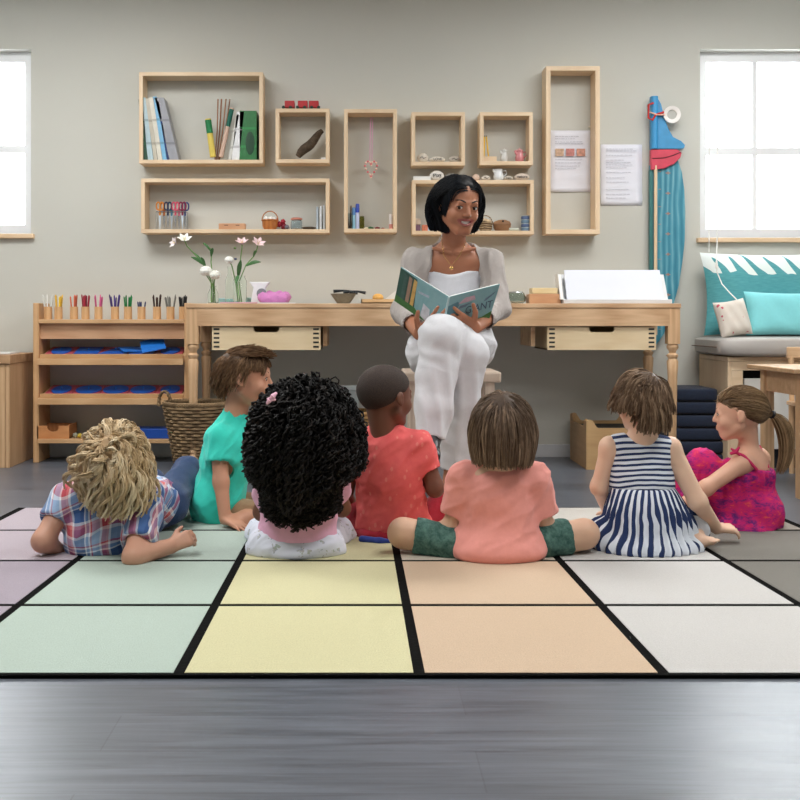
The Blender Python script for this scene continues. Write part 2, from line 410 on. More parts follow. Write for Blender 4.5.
# bark
a, b = W(298, 158, 5.85), W(329, 131, 5.865); a[2] = K2['z0'] + .022; b[0] = K2['x1'] - .02
t = NT('bark'); v = t.co(scale=(20, 20, 20)); n = t.noise(v, 1.6, 6, .7); t.bump(n, .9, .012); BARK = t.fin(t.ramp(n, [(.3, lin((48, 38, 30))), (.7, lin((104, 88, 70)))]), .95)
pp = [a + (b - a) * f + V(0, 0, .006 * math.sin(9 * f)) for f in np.linspace(0, 1, 9)]
tag(part('bark_piece', MB().tube(pp, [.015, .022, .025, .026, .025, .023, .02, .016, .012], 10), BARK, smooth=True), 'dark rough piece of tree bark leaning in the small square wall box', 'bark')
m = MB().box((xw(321, 5.84), 5.83, K2['z0'] + .0006), (xw(327.5, 5.84), 5.86, K2['z0'] + .014)); tag(part('paper_label', m, WHITE), 'small white block in the corner beside the bark', 'block')

# heart necklace
r = root('bead_necklace', (xw(371), 5.86, zw(175)), 'pink heart shaped bead necklace hanging on a pink ribbon', 'necklace')
hd = 5.87; top = K3['z1'] - .03
m = MB(); m.tube([(xw(370.5, hd), hd, top), (xw(369.8, hd), hd, zw(160, hd))], .0022, 6); m.tube([(xw(372.5, hd), hd, top), (xw(372, hd), hd, zw(160, hd))], .0022, 6)
part('ribbon', m, plain((214, 150, 190), .5), r, smooth=True)
N = 20
for i in range(N):
    a = 2 * math.pi * i / N; hx = 16 * math.sin(a) ** 3 / 17; hz = (13 * math.cos(a) - 5 * math.cos(2 * a) - 2 * math.cos(3 * a) - math.cos(4 * a)) / 15
    c = (xw(371, hd) + hx * .034, hd, zw(168, hd) + hz * .044)
    part('bead', MB().ell(c, (.0062, .0062, .0062), 10, 6), plain((228, 120, 128) if i % 2 else (238, 206, 190), .3), r, smooth=True)
# glass jars with pens, in K3
def jar(px, py, w, h, d, z, lab, things=(), name='glass_jar', tint=(225, 235, 240)):
    x = xw(px, d); r = root(name, (x, d, z), lab, 'jar', 'little jars on the wall shelves')
    R = w / 2; pr = [(R * .9, 0), (R, .004), (R, h * .85), (R * .85, h * .93), (R * .9, h), (R * .8, h), (R * .78, h * .93), (R * .9, h * .82), (R * .9, .006), (.001, .006)]
    m = MB(); rings = []
    for rr, zz in pr: rings.append([(x + rr * math.cos(2 * math.pi * i / 18), d + rr * math.sin(2 * math.pi * i / 18), z + zz) for i in range(18)])
    m.loft(rings); part('jar_body', m, glass(tint), r, smooth=True)
    return r, x
z = K3['z0'] + .0008
def pencil(x, y, z, dx, dy, h, rgb, lab, grp, rr=.0032, name='pencil', tip=None):
    b = (x, y, z); e = (x + dx, y + dy, z + h); r = root(name, b, lab, name.replace('_', ' '), grp)
    A, B = V(*b), V(*e); part('barrel', MB().tube([A, A + (B - A) * .93], rr, 7), plain(rgb, .45), r, smooth=True)
    part('tip', MB().tube([A + (B - A) * .93, B], [rr, rr * .15], 7), plain(tip or rgb, .6), r, smooth=True)
jar(350, 0, .038, .085, 5.85, z, 'glass jar of brown sticks at the left of the tall wall box')
for k, (dx, c) in enumerate([(-.014, (90, 52, 40)), (.006, (72, 40, 34)), (.016, (120, 80, 60))]):
    pencil(xw(350, 5.85) + .006 * (k - 1), 5.85, z + .007, dx, .0, .13 - .008 * k, c, 'brown pencil in the jar at the left of the tall wall box', 'brown pencils in the tall wall box', .0035)
def pens(px, rgb, h, tall, lab):
    x = xw(px, 5.845); r = root('marker', (x, 5.845, z), lab, 'marker', 'upright markers in the tall wall box')
    part('barrel', MB().lathe((x, 5.845, z), [(.009, 0), (.009, h * .6), (.0075, h * .62), (.0075, h * .66)], 12), plain(rgb, .4), r, smooth=True)
    part('cap', MB().lathe((x, 5.845, z), [(.0105, h * .66), (.0105, h * .94), (.008, h)], 12), plain(tall, .35), r, smooth=True)
pens(353.7, (140, 190, 210), .115, (90, 140, 200), 'light blue marker upright beside the jar of sticks')
pens(357.5, (190, 200, 232), .135, (44, 74, 176), 'pale marker with a bright blue cap, tallest in the tall wall box')
jar(361.9, 0, .026, .07, 5.86, z, 'small olive glass jar right of the blue capped marker', tint=(190, 190, 140))
for k, (px, c, s) in enumerate([(366.5, (226, 218, 190), .012), (371, (44, 96, 60), .015), (377.5, (120, 40, 44), .014), (383, (150, 90, 80), .009)]):
    m = MB().ell((xw(px, 5.84), 5.84, z + s * .45), (s * 1.1, s, s * .45), 12, 8, fn=lambda q: 1 + .12 * math.sin(5 * q[0] + 3 * q[2])); tag(part('pebble', m, plain(c, .5), smooth=True), ['cream', 'green', 'dark red', 'small brownish'][k] + ' pebble on the floor of the tall wall box', 'pebble', 'pebbles in the tall wall box')
x = xw(391, 5.84); r = root('glue_stick', (x, 5.84, z), 'white and pink glue stick at the right of the tall wall box', 'glue stick')
part('barrel', MB().lathe((x, 5.84, z), [(.011, 0), (.011, .026)], 14), plain((220, 150, 140), .4), r, smooth=True); part('cap', MB().lathe((x, 5.84, z), [(.0105, .026), (.0105, .076), (.009, .08)], 14), plain((228, 222, 220), .4), r, smooth=True)

# written stones
INK = plain((40, 38, 36), .7)
def stone(px, z, w, h, d, word, lab, rgb=(214, 206, 192), lean=0, ts=.5):
    x = xw(px, d); r = root('written_stone', (x, d, z), lab, 'stone', 'stones with handwritten words')
    part('stone', MB().ell((x, d, z + h / 2), (w / 2, .012, h / 2), 20, 12, fn=lambda q: 1 + .04 * math.sin(4 * q[0] + 2 * q[2])), plain(rgb, .55, .05, 40), r, smooth=True)
    if word:
        if word == '~': 
            m = MB(); m.tube([(x - w * .28, d - .0118, z + h * .45), (x - w * .1, d - .0125, z + h * .62), (x + w * .05, d - .0125, z + h * .4), (x + w * .28, d - .0118, z + h * .55)], .0016, 5); part('ink_mark', m, INK, r)
        else: text('lettering', word, h * ts, (x, d - .0128, z + h / 2), (math.pi / 2, lean, 0), INK, r)
z = K4['z0'] + .0008
stone(423, z, .06, .05, 5.84, '~', 'round written stone at the left of the small square wall box'); stone(437.5, z, .084, .03, 5.83, 'LOVE', 'flat stone with short dark writing in the middle of its wall box', ts=.62); stone(455, z, .062, .036, 5.84, '~', 'greyish stone with a dark scrawl at the right of its wall box', (190, 182, 170))
z = K8['top'] + .0008
tag(part('paper_stack', MB().box((xw(413, 5.86), 5.81, z), (xw(430, 5.86), 5.9, z + .02)), plain((232, 232, 228), .7)), 'small pile of white paper on the wall box left of the Play stone', 'paper')
stone(437, z, .078, .052, 5.83, 'Play', 'oval stone reading Play on top of the wide wall box', (222, 218, 210), -.15, .55); stone(451, z, .07, .045, 5.86, '~', 'grey stone behind the Play stone partly hidden by the woman', (150, 148, 142))
stone(476, z, .04, .035, 5.84, None, 'small pinkish stone just right of the woman\'s head', (216, 190, 172)); stone(486, z, .05, .028, 5.84, '~', 'small pale stone left of the white jug', (210, 202, 190))
stone(508.5, z, .05, .024, 5.83, 'rest', 'low stone with a short word right of the white jug', (196, 188, 174), 0, .8); stone(522, z, .08, .038, 5.83, 'nature', 'wide stone with a long word at the end of the wall box', (204, 190, 176), 0, .55)
def jug(px, d, z, w, h, rgb, lab, handle=True, lidc=None):
    x = xw(px, d); r = root('jug', (x, d, z), lab, 'jug', 'little jugs on the wall shelves'); R = w / 2
    part('body', MB().lathe((x, d, z), [(R * .7, 0), (R * .95, h * .12), (R, h * .4), (R * .8, h * .72), (R * .7, h * .85), (R * .85, h)], 20), plain(rgb, .25, .02), r, smooth=True)
    if handle: part('handle', MB().tube([(x + R * .75, d, z + h * .85), (x + R * 1.4, d, z + h * .9), (x + R * 1.55, d, z + h * .6), (x + R * .95, d, z + h * .35)], .0035, 8), plain(rgb, .25, .02), r, smooth=True)
    part('spout', MB().tube([(x - R * .6, d, z + h * .75), (x - R * 1.05, d, z + h * 1.03)], [.012, .006], 8), plain(rgb, .25, .02), r, smooth=True)
    if lidc: part('lid', MB().lathe((x, d, z), [(R * .88, h), (R * .6, h * 1.12), (R * .15, h * 1.15), (R * .15, h * 1.25)], 16), plain(lidc, .3), r, smooth=True)
jug(498.5, 5.84, z, .055, .06, (226, 230, 232), 'white porcelain jug on top of the wide wall box')
z = K5['z0'] + .0008
jug(504, 5.84, z, .04, .058, (206, 206, 202), 'small white lidded jug in the square wall box', False, (216, 216, 214)); jug(519.5, 5.84, z, .046, .06, (206, 132, 136), 'small pink jug in the square wall box', True, (216, 160, 160))
x = xw(489.5, 5.85); r = root('pencil_block', (x, 5.85, z), 'wooden block standing under two yellow pencils', 'block'); part('block', MB().box((x - .035, 5.82, z), (x + .035, 5.88, z + .028)), PALE, r, bev=.002)
for px, dx, lb in ((484, .003, 'left'), (488.5, .012, 'right')):
    pencil(xw(px, 5.85), 5.85, z + .029, dx * (-1 if lb == 'right' else 1), 0, .115, (232, 190, 50), '%s yellow pencil standing in the wooden block' % lb, 'yellow pencils', .0042, tip=(60, 50, 40))
# K8 contents
z = K8['z0'] + .0008
for k, (px, zz, rgb, lb) in enumerate([(415.5, 0, (120, 90, 110), 'dark patterned'), (423.5, 0, (200, 112, 84), 'orange patterned'), (416, .034, (206, 176, 160), 'pale patterned upper')]):
    x = xw(px + 1.5, 5.85); tag(part('toy_block', MB().box((x - .017, 5.83, z + zz), (x + .017, 5.864, z + zz + .033)), plain(rgb, .5, .35, 60), bev=.003), lb + ' block at the left of the wall box behind the woman', 'toy block', 'patterned blocks in the wall box')
x = xw(430, 5.84); r = root('bottle', (x, 5.84, z), 'light blue bottle with an orange cap behind the woman\'s hair', 'bottle')
part('body', MB().lathe((x, 5.84, z), [(.016, 0), (.017, .1), (.012, .13), (.008, .14)], 16), plain((178, 200, 220), .3), r, smooth=True); part('cap', MB().lathe((x, 5.84, z), [(.01, .14), (.01, .165), (.006, .175)], 12), plain((222, 130, 60), .4), r, smooth=True)
t = NT('wicker'); v = t.co(); w1 = t.n('ShaderNodeTexWave', {'Vector': v, 'Scale': 26.0, 'Distortion': 2.5, 'Detail': 2.0}, bands_direction='Z').outputs['Fac']; n = t.noise(v, 45, 3)
t.bump(w1, .9, .006); WICK = t.fin(t.ramp(t.math('MULTIPLY_ADD', n, .5, t.math('MULTIPLY', w1, .5)), [(.2, lin((96, 74, 52))), (.8, lin((190, 164, 128)))]), .8)
def basket(px, d, z, w, h, lab, name='small_basket', hand=True, mat=None, fill=None):
    x = xw(px, d); R = w / 2; r = root(name, (x, d, z), lab, 'basket', 'small baskets on the wall shelves')
    part('body', MB().lathe((x, d, z), [(R * .75, 0), (R * .95, h * .4), (R, h), (R * .92, h), (R * .88, h * .5), (R * .6, h * .15)], 20), mat or WICK, r, smooth=True)
    part('rim', MB().tube([(x + R * math.cos(a), d + R * math.sin(a), z + h) for a in np.linspace(0, 2 * math.pi, 24)], .004, 6), mat or WICK, r, smooth=True)
    if hand: part('handle', MB().tube([(x + R * math.cos(a), d, z + h + R * 1.15 * math.sin(a)) for a in np.linspace(0, math.pi, 14)], .0028, 6), mat or WICK, r, smooth=True)
    return x
basket(485.5, 5.85, z, .075, .04, 'small wicker basket just right of the woman\'s hair')
xs_ = xw(485.5, 5.85)
for k in range(5):
    a = k * 1.3; c = (xs_ + .018 * math.cos(a), 5.85 + .018 * math.sin(a), z + .052 + .006 * (k % 2)); tag(part('seashell', MB().ell(c, (.013, .013, .011), 10, 7, fn=lambda q: 1 + .1 * math.sin(9 * q[0])), plain((212, 186, 150), .5), smooth=True), 'small tan shell heaped in the basket right of the woman', 'seashell', 'shells in the small basket')
x = xw(502, 5.85); r = root('wooden_pot', (x, 5.85, z), 'round brown wooden pot with a domed lid and knob', 'pot')
BR = wood((170, 128, 92), (126, 88, 60), 'x')
part('body', MB().lathe((x, 5.85, z), [(.034, 0), (.046, .018), (.048, .036)], 20), BR, r, smooth=True); part('lid', MB().lathe((x, 5.85, z), [(.05, .036), (.044, .05), (.02, .06)], 20), BR, r, smooth=True)
part('knob', MB().ell((x, 5.805, z + .05), (.006, .006, .006), 10, 6), plain((50, 34, 26), .4), r, smooth=True)
a = W(510, 228, 5.83); a[2] = z + .008; b = a + V(.045, 0, .001); tag(part('shell_spoon', MB().tube([a + V(-.02, 0, .028), a, b], [.003, .007, .009], 8), plain((196, 202, 190), .4), smooth=True), 'pale spoon lying between the wooden pot and the blue tins', 'spoon')
x = xw(526.5, 5.85)
for k in range(4):
    c1 = (106, 134, 158) if k % 2 == 0 else (84, 104, 142); r = root('tin', (x, 5.85, z + .0205 * k), ['bottom', 'second from bottom', 'third from bottom', 'top'][k] + ' blue tin of the little stack', 'tin', 'stacked blue tins'); part('body', MB().lathe((x, 5.85, z + .0205 * k), [(.027, 0), (.029, .004), (.029, .015), (.027, .0178)], 20), plain(c1, .35), r, smooth=True); part('lid', MB().lathe((x, 5.85, z + .0205 * k), [(.03, .0178), (.03, .0202)], 20), plain((190, 204, 206), .3), r, smooth=True)
# K7 contents: scissors in a rack
z = K7['z0'] + .0008
x0, x1 = xw(157, 5.85), xw(187, 5.85)
r = root('scissors_rack', ((x0 + x1) / 2, 5.85, z), 'clear wire rack holding upright scissors', 'rack'); zr = z + .095
m = MB(); 
for yy in (5.825, 5.875): m.tube([(x0, yy, zr), (x1, yy, zr)], .002, 6)
for xx in (x0, x1):
    m.tube([(xx, 5.825, zr), (xx, 5.875, zr)], .002, 6); m.tube([(xx, 5.825, zr), (xx, 5.825, z)], .002, 6); m.tube([(xx, 5.875, zr), (xx, 5.875, z)], .002, 6)
part('wire_frame', m, plain((190, 195, 200), .25, .02, Metallic=.9), r, smooth=True)
STEEL = plain((205, 208, 212), .25, .02, Metallic=.9)
for k, (px, rgb, lb, dy) in enumerate([(160, (214, 138, 60), 'orange', 0), (163.5, (196, 110, 44), 'dark orange', .02), (168, (36, 54, 84), 'dark blue', 0), (171, (80, 150, 180), 'light blue', .022), (175.5, (214, 88, 112), 'red pink', .0), (178.5, (226, 128, 150), 'pink', .022), (182.5, (130, 40, 74), 'dark red', .0), (184.5, (50, 70, 130), 'navy', .024)]):
    x = xw(px, 5.84); y = 5.838 + dy; r = root('scissors', (x, y, z), lb + ' handled scissors standing in the wire rack', 'scissors', 'scissors in the wire rack')
    part('blades', MB().loft([[(x - .001, y - .002, z + .001), (x + .001, y - .002, z + .001), (x + .001, y + .002, z + .001), (x - .001, y + .002, z + .001)], [(x - .007, y - .003, z + .08), (x + .007, y - .003, z + .08), (x + .007, y + .003, z + .08), (x - .007, y + .003, z + .08)]]), STEEL if k % 3 else plain((200, 215, 228), .3), r)
    m = MB()
    for sx in (-1, 1):
        m.tube([(x + sx * .009 + .010 * math.cos(a), y, z + .125 + .021 * math.sin(a)) for a in np.linspace(0, 2 * math.pi, 14)], .0042, 7)
    m.tube([(x, y, z + .075), (x, y, z + .11)], .006, 7); part('handles', m, plain(rgb, .35), r, smooth=True)
x = xw(232.5, 5.85); m = MB().box((x - .07, 5.82, z), (x + .07, 5.88, z + .032)); r = root('domino_box', (x, 5.85, z), 'small flat wooden box in the middle of the widest wall box', 'wooden box')
part('body', m, wood((214, 168, 130), (196, 146, 110), 'x'), r, bev=.003); part('slot', MB().box((x - .04, 5.8192, z + .02), (x - .02, 5.8202, z + .023)).box((x + .02, 5.8192, z + .02), (x + .04, 5.8202, z + .023)), plain((70, 50, 40), .6), r)
xb = basket(270, 5.85, z, .085, .05, 'little orange brown basket with white eggs', 'egg_basket', True, wood((196, 124, 62), (160, 92, 44), 'z'))
for k, (dx, dy) in enumerate([(-.02, -.012), (.006, -.018), (.022, .006), (-.006, .014)]): tag(part('toy_egg', MB().ell((xb + dx, 5.85 + dy, z + .056), (.0125, .0125, .0145), 12, 8), plain((234, 232, 226), .4), smooth=True), 'white egg lying in the little orange brown basket', 'egg', 'white eggs in the basket')
for k, (px, dz, s, rgb) in enumerate([(279, .03, .016, (150, 26, 44)), (283, .045, .013, (170, 34, 52)), (284, .018, .017, (120, 22, 40)), (276.5, .05, .011, (180, 40, 60))]):
    x = xw(px, 5.85); tag(part('paper_rose', MB().ell((x, 5.86, z + dz), (s, s, s), 14, 9, fn=lambda q: 1 + .18 * math.sin(8 * q[0]) * math.cos(7 * q[2])), plain(rgb, .6), smooth=True), 'dark red paper flower bunched beside the egg basket', 'paper flower', 'dark red paper flowers')
jar(296.5, 0, .06, .052, 5.85, z, 'round glass pot with a pink lid right of the red flowers', name='lidded_jar'); part('lid', MB().lathe((xw(296.5, 5.85), 5.85, z + .0525), [(.031, 0), (.031, .008), (.02, .012)], 20), plain((206, 132, 112), .5), [q for q in C.objects if q.name.startswith('lidded_jar')][0], smooth=True)
m = MB().ell((xw(287, 5.83), 5.825, z + .0125), (.012, .012, .012), 12, 8); tag(part('grey_ball', m, plain((110, 112, 122), .4), smooth=True), 'small grey ball between the red flowers and glass pot', 'ball')
m = MB().ell((xw(309, 5.84), 5.84, z + .0085), (.04, .018, .008), 16, 6); tag(part('driftwood', m, plain((66, 54, 42), .8), smooth=True), 'flat dark piece of wood beside the thin standing booklets', 'driftwood')
for k, (px, h, rgb, lb) in enumerate([(317.5, .12, (176, 190, 200), 'blue grey booklet standing leftmost in the widest box'), (321, .125, (216, 220, 224), 'white booklet between two others in the widest box'), (324.2, .13, (196, 204, 210), 'pale booklet against the right side of the widest box')]):
    x = xw(px, 5.85) ; r = root('booklet', (x, 5.86, z), lb, 'booklet', 'thin booklets in the widest wall box'); part('cover', MB().box((x - .005, 5.82, z), (x + .005, 5.9, z + h)), plain(rgb, .5), r, bev=.001); part('pages', MB().box((x - .004, 5.835, z + h * .99), (x + .004, 5.902, z + h + .001)), WHITE, r)

# printed sheets
def sheet(x0, y0, x1, y1, lab, colour, seed):
    d = 5.929; a, b = xw(x0, d), xw(x1, d); z1, z0 = zw(y0, d), zw(y1, d)
    r = root('printed_sheet', ((a + b) / 2, d, z0), lab, 'paper sheet', 'printed sheets on the wall')
    m = MB(); n = 14; rr = random.Random(seed)
    rings = []
    for j in range(n + 1):
        z = z0 + (z1 - z0) * j / n; bul = .005 * abs(math.sin(j * 1.1 + seed)) * (1 - j / n) + .001
        rings.append([(a + (b - a) * i / 6, d - bul * (1 + .5 * math.sin(i + j)), z) for i in range(7)])
    bs = [m.addv(q) for q in rings]
    for q in range(n):
        for i in range(6): m.face(bs[q] + i, bs[q] + i + 1, bs[q + 1] + i + 1, bs[q + 1] + i)
    o = part('paper', m, plain((232, 234, 244), .7, .01), r, smooth=True); s = o.modifiers.new('thick', 'SOLIDIFY'); s.thickness = .0006; s.offset = 1
    m = MB(); w = b - a; h = z1 - z0; y = d - .0105
    L = [.10, .14, .19, .22] if colour else [.08, .11, .18]
    L += [.42, .47, .53, .58, .62] if colour else [.26, .30, .34, .38, .46, .55, .62, .74, .82, .88]
    for k, f in enumerate(L):
        z = z1 - f * h; x = a + w * .12
        while x < a + w * (.5 + .38 * rr.random()):
            l = w * rr.uniform(.03, .09); m.box((x, y, z - .0012), (x + l, y + .0004, z + .0012)); x += l + w * .015
    part('printed_text', m, plain((168, 170, 184), .7), r)
    if colour:
        for k in range(3):
            m = MB(); x = a + w * (.13 + .25 * k); m.box((x, y - .0003, z1 - .42 * h), (x + w * .2, y + .0004, z1 - .3 * h)); part('picture', m, plain([(206, 150, 126), (168, 110, 104), (186, 128, 110)][k], .6, .45, 70), r)
sheet(549.5, 130.5, 592, 192, 'white printed sheet with three small pictures inside the tallest wall box', True, 1); sheet(600.5, 144.5, 642, 205.5, 'crumpled white sheet of printed text beside the tallest wall box', False, 3)
tag(part('push_pin', MB().ell((xw(589.5, 5.92), 5.918, zw(127, 5.92)), (.006, .009, .006), 10, 6), plain((230, 224, 206), .4), smooth=True), 'small cream pin above the printed sheet in the tallest wall box', 'pin')
# ------------------------------------------------------------------ desk
DF, DB = 5.36, 5.88; ZT = zw(303.5, DF)
X0, X1 = xw(186, DF), xw(681, DF)
desk = root('long_desk', ((X0 + X1) / 2, (DF + DB) / 2, 0), 'long oak desk with turned legs and two drawers along the back wall', 'desk')
part('desk_top', MB().box((X0, DF - .004, ZT - .022), (X1, DB, ZT)), OAK, desk, bev=.003)
za = zw(326, DF)
part('apron', MB().box((X0 + .055, DF, za), (X1 - .055, DF + .022, ZT - .0225)), OAK, desk)
part('side_rail', MB().box((X0 + .01, DF + .06, za), (X0 + .03, DB - .06, ZT - .0225)), OAK, desk); part('side_rail', MB().box((X1 - .03, DF + .06, za), (X1 - .01, DB - .06, ZT - .0225)), OAK, desk)
def turned_leg(x, y, h, w, parent, mat=OAKZ):
    m = MB(); m.box((x - w, y - w, h - .175), (x + w, y + w, h))
    t_ = h - .175
    m.lathe((x, y, 0), [(w * .62, 0), (w * .72, .012), (w * .85, .045), (w * .8, .07), (w * .55, .085), (w * .72, .092), (w * .72, .10), (w * .55, .106), (w * .62, .13), (w * .8, t_ - .16), (w * .95, t_ - .085), (w * .7, t_ - .072), (w * .92, t_ - .06), (w * .92, t_ - .052), (w * .6, t_ - .045), (w * .6, t_ - .035), (w * .98, t_ - .02), (w * .98, t_ - .008), (w * .8, t_)], 20)
    return part('leg', m, mat, parent, smooth=True)
for x in (X0 + .031, X1 - .033):
    turned_leg(x, DF + .03, ZT - .0228, .029, desk); turned_leg(x, DB - .035, ZT - .0228, .029, desk)
DARK = plain((34, 36, 34), .6)
def drawer(px0, px1, lab):
    d = DF + .014; a, b = xw(px0, d), xw(px1, d); z1, z0 = za - .004, zw(350, d); cx = (a + b) / 2
    m = MB(); hw, hh = .062, .026    # front with the hand notch cut out of its upper edge
    pts = [(a, z0), (b, z0), (b, z1), (cx + hw, z1), (cx + hw, z1 - hh * .6), (cx + hw - .01, z1 - hh), (cx - hw + .01, z1 - hh), (cx - hw, z1 - hh * .6), (cx - hw, z1), (a, z1)]
    m.prism(pts, d, d + .014)
    f = part('drawer', m, PLY, desk, label=lab)
    m = MB(); m.box((a, d + .014, z0), (a + .012, DB - .1, z1)); m.box((b - .012, d + .014, z0), (b, DB - .1, z1)); m.box((a, DB - .112, z0), (b, DB - .1, z1)); m.box((a, d + .014, z0), (b, DB - .1, z0 + .008))
    part('drawer_box', m, PLY, f)
    m = MB()
    for k in range(5):
        zz = z0 + (z1 - z0) * (.1 + .19 * k)
        for s in (a + .008, b - .036): m.box((s, d - .0006, zz), (s + .028, d + .001, zz + .009))
    part('finger_joint', m, DARK, f)
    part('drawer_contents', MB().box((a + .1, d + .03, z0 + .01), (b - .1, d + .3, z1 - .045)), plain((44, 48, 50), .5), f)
drawer(212, 320.5, 'left drawer with dark finger joints'); drawer(547.5, 656, 'right drawer with dark finger joints')
for px in (531, 323): xr_ = xw(px, DF + .06); part('drawer_runner', MB().box((xr_, DF + .06, za - .1), (xr_ + .02, DB - .1, za)), OAK, desk)

# ------------------------------------------------------------------ things on the desk
ZS = ZT + .0008
def vase(px, d, prof, lab, name='glass_vase', water=.4):
    x = xw(px, d); r = root(name, (x, d, ZS), lab, 'vase', 'glass vases on the desk')
    inner = [(max(rr - .0025, .001), zz) for rr, zz in prof[::-1]]; inner[-1] = (inner[-1][0], .004)
    part('glass', MB().lathe((x, d, ZS), prof + inner + [(.0008, .004)], 20), glass((250, 255, 252)), r, smooth=True)
    return x
x1 = vase(213, 5.52, [(.022, 0), (.027, .006), (.027, .05), (.016, .075), (.014, .085), (.017, .09)], 'small round glass bottle holding the left flowers')
vase(229.5, 5.6, [(.02, 0), (.022, .005), (.022, .12), (.01, .155), (.01, .185), (.012, .19)], 'tall narrow empty glass bottle between the two flower vases', 'glass_bottle')
x2 = vase(240, 5.5, [(.03, 0), (.034, .005), (.034, .115), (.026, .13), (.026, .14)], 'wider glass vase holding the pink flowers')
STEM = plain((108, 150, 84), .6); LEAF = plain((66, 112, 62), .5, .15, 30)
def W3(p): return W(*p)
def leaf(m, a, b, w):
    a, b = V(*a), V(*b); n = 6; t_ = nrm(b - a); s = nrm(np.cross(t_, V(0, -1, .25))); 
    L = [];
    for i in range(n + 1):
        f = i / n; c = a + (b - a) * f + V(0, -.006 * math.sin(math.pi * f), .008 * math.sin(math.pi * f)); ww = w * math.sin(math.pi * min(1, f * .94 + .04)) ** .8
        L.append([c - s * ww, c + V(0, .0015, -.002), c + s * ww, c + V(0, -.002, .002)])
    m.loft(L)
def flower(p, kind, rgb, r, rot=0, parent=None, up=(0, -.5, .85)):
    c = V(*p); u = nrm(V(*up)); a = nrm(np.cross(u, V(0, 1, .2))); b = np.cross(u, a); m = MB()
    if kind == 'lily':
        for k in range(6):
            th = rot + k * math.pi / 3; dr = math.cos(th) * a + math.sin(th) * b; L = []
            for f, w in ((0, .1), (.35, .26), (.7, .3), (1, .05)):
                q = c + u * r * (.9 * f - .3) * (1 if f < .9 else .85) + dr * r * (f ** 1.5); s = np.cross(u, dr)
                L.append([q - s * w * r, q + u * .001, q + s * w * r, q - u * .001])
            m.loft(L)
        m2 = MB(); [m2.tube([c - u * r * .2, c + u * r * .55 + (math.cos(t_) * a + math.sin(t_) * b) * r * .2], .0009, 5) for t_ in (0, 2, 4)]
        part('stamens', m2, plain((206, 186, 90), .6), parent)
    else:
        m.ell(c, (r, r, r * .8), 22, 14, fn=lambda q: 1 + .13 * math.sin(11 * math.atan2(q[1], q[0]) + 6 * q[2]) + .08 * math.sin(14 * q[2]))
    return part('flower_head', m, plain(rgb, .6, .05, 40), parent, smooth=True)
def stem_thing(name, base, pts, heads, leaves, lab, grp):
    r = root(name, base, lab, 'flower', grp)
    part('stem', MB().tube([base] + [W(*p) for p in pts] + [W(*heads[0][0])], 0.003, 7), STEM, r, smooth=True)
    for h in heads: flower(W(*h[0]), h[1], h[2], h[3], h[4] if len(h) > 4 else 0, r, h[5] if len(h) > 5 else (0, -.5, .85))
    if leaves:
        for a, b, w in leaves:
            m = MB(); leaf(m, W(*a), W(*b), w); part('leaf', m, LEAF, r, smooth=True)
G1, G2 = 'flowers in the small round bottle', 'flowers in the wider glass vase'
zb = ZS + .008; WH, PK = (240, 240, 234), (232, 204, 208)
stem_thing('flower', (x1 - .004, 5.52, zb), [(211, 280, 5.52), (202, 262, 5.5), (187, 246, 5.48)], [((184.5, 240, 5.48), 'lily', WH, .038, .3, (.1, -.6, .8)), ((175, 243, 5.47), 'lily', (236, 226, 228), .03, 0, (-.7, -.6, .3))], [((205, 266, 5.5), (191, 257, 5.46), .009), ((208, 270, 5.5), (193, 252, 5.5), .007), ((206, 268, 5.49), (201, 257, 5.45), .007)], 'tall stem with two white lilies leaning furthest left', G1)
stem_thing('flower', (x1 + .003, 5.52, zb), [(213, 282, 5.52), (211, 262, 5.53), (212, 250, 5.53), (206, 245, 5.53)], [((204.5, 244, 5.53), 'bud', (96, 134, 78), .006)], [((211, 257, 5.53), (213, 248, 5.5), .009), ((211, 252, 5.53), (203, 243, 5.52), .006)], 'upright green stem with leaves and a closed bud', G1)
stem_thing('flower', (x1 - .008, 5.515, zb), [(212, 284, 5.51), (207, 276, 5.48)], [((206, 271, 5.47), 'carnation', WH, .029)], None, 'left of the two round white carnations', G1)
stem_thing('flower', (x1 + .01, 5.53, zb), [(214, 284, 5.51), (215, 278, 5.47)], [((215, 275, 5.455), 'carnation', (236, 236, 226), .026)], None, 'right of the two round white carnations', G1)
stem_thing('flower', (x2, 5.5, zb), [(237, 282, 5.5), (240, 262, 5.5), (242, 248, 5.49)], [((242, 243, 5.48), 'lily', PK, .034, .2), ((235, 248, 5.49), 'bud', (120, 150, 90), .007)], [((238, 278, 5.5), (241, 260, 5.45), .012), ((239, 275, 5.5), (236, 284, 5.45), .009)], 'tall stem with one pink lily above broad green leaves', G2)
stem_thing('flower', (x2 + .008, 5.505, zb), [(239, 282, 5.5), (246, 265, 5.5), (254, 256, 5.5), (257, 249, 5.49)], [((258, 244, 5.48), 'lily', PK, .036, .5, (.3, -.6, .7))], [((246, 266, 5.5), (261, 262, 5.47), .010), ((253, 257, 5.5), (257, 251, 5.46), .008)], 'pink lily furthest right with a pointed leaf below it', G2)
stem_thing('flower', (x2 - .01, 5.505, zb), [(236, 284, 5.5), (232, 266, 5.48)], [((229, 260, 5.47), 'carnation', WH, .021), ((235.5, 259, 5.49), 'bud', (90, 96, 118), .007)], None, 'small white carnation between the pink lilies and the tall empty bottle', G2)
tag(part('aqua_tray', MB().box((xw(219, 5.48), 5.44, ZS), (xw(259, 5.48), 5.47, ZS + .034)), plain((168, 206, 202), .4), bev=.003), 'low aqua box in front of the pink flowers\' vase', 'box') if False else None
tag(part('aqua_box', MB().box((xw(247, 5.6), 5.56, ZS), (xw(262, 5.6), 5.64, ZS + .032)), plain((168, 206, 202), .4), bev=.003), 'low aqua box between the wide vase and the white burner', 'box')
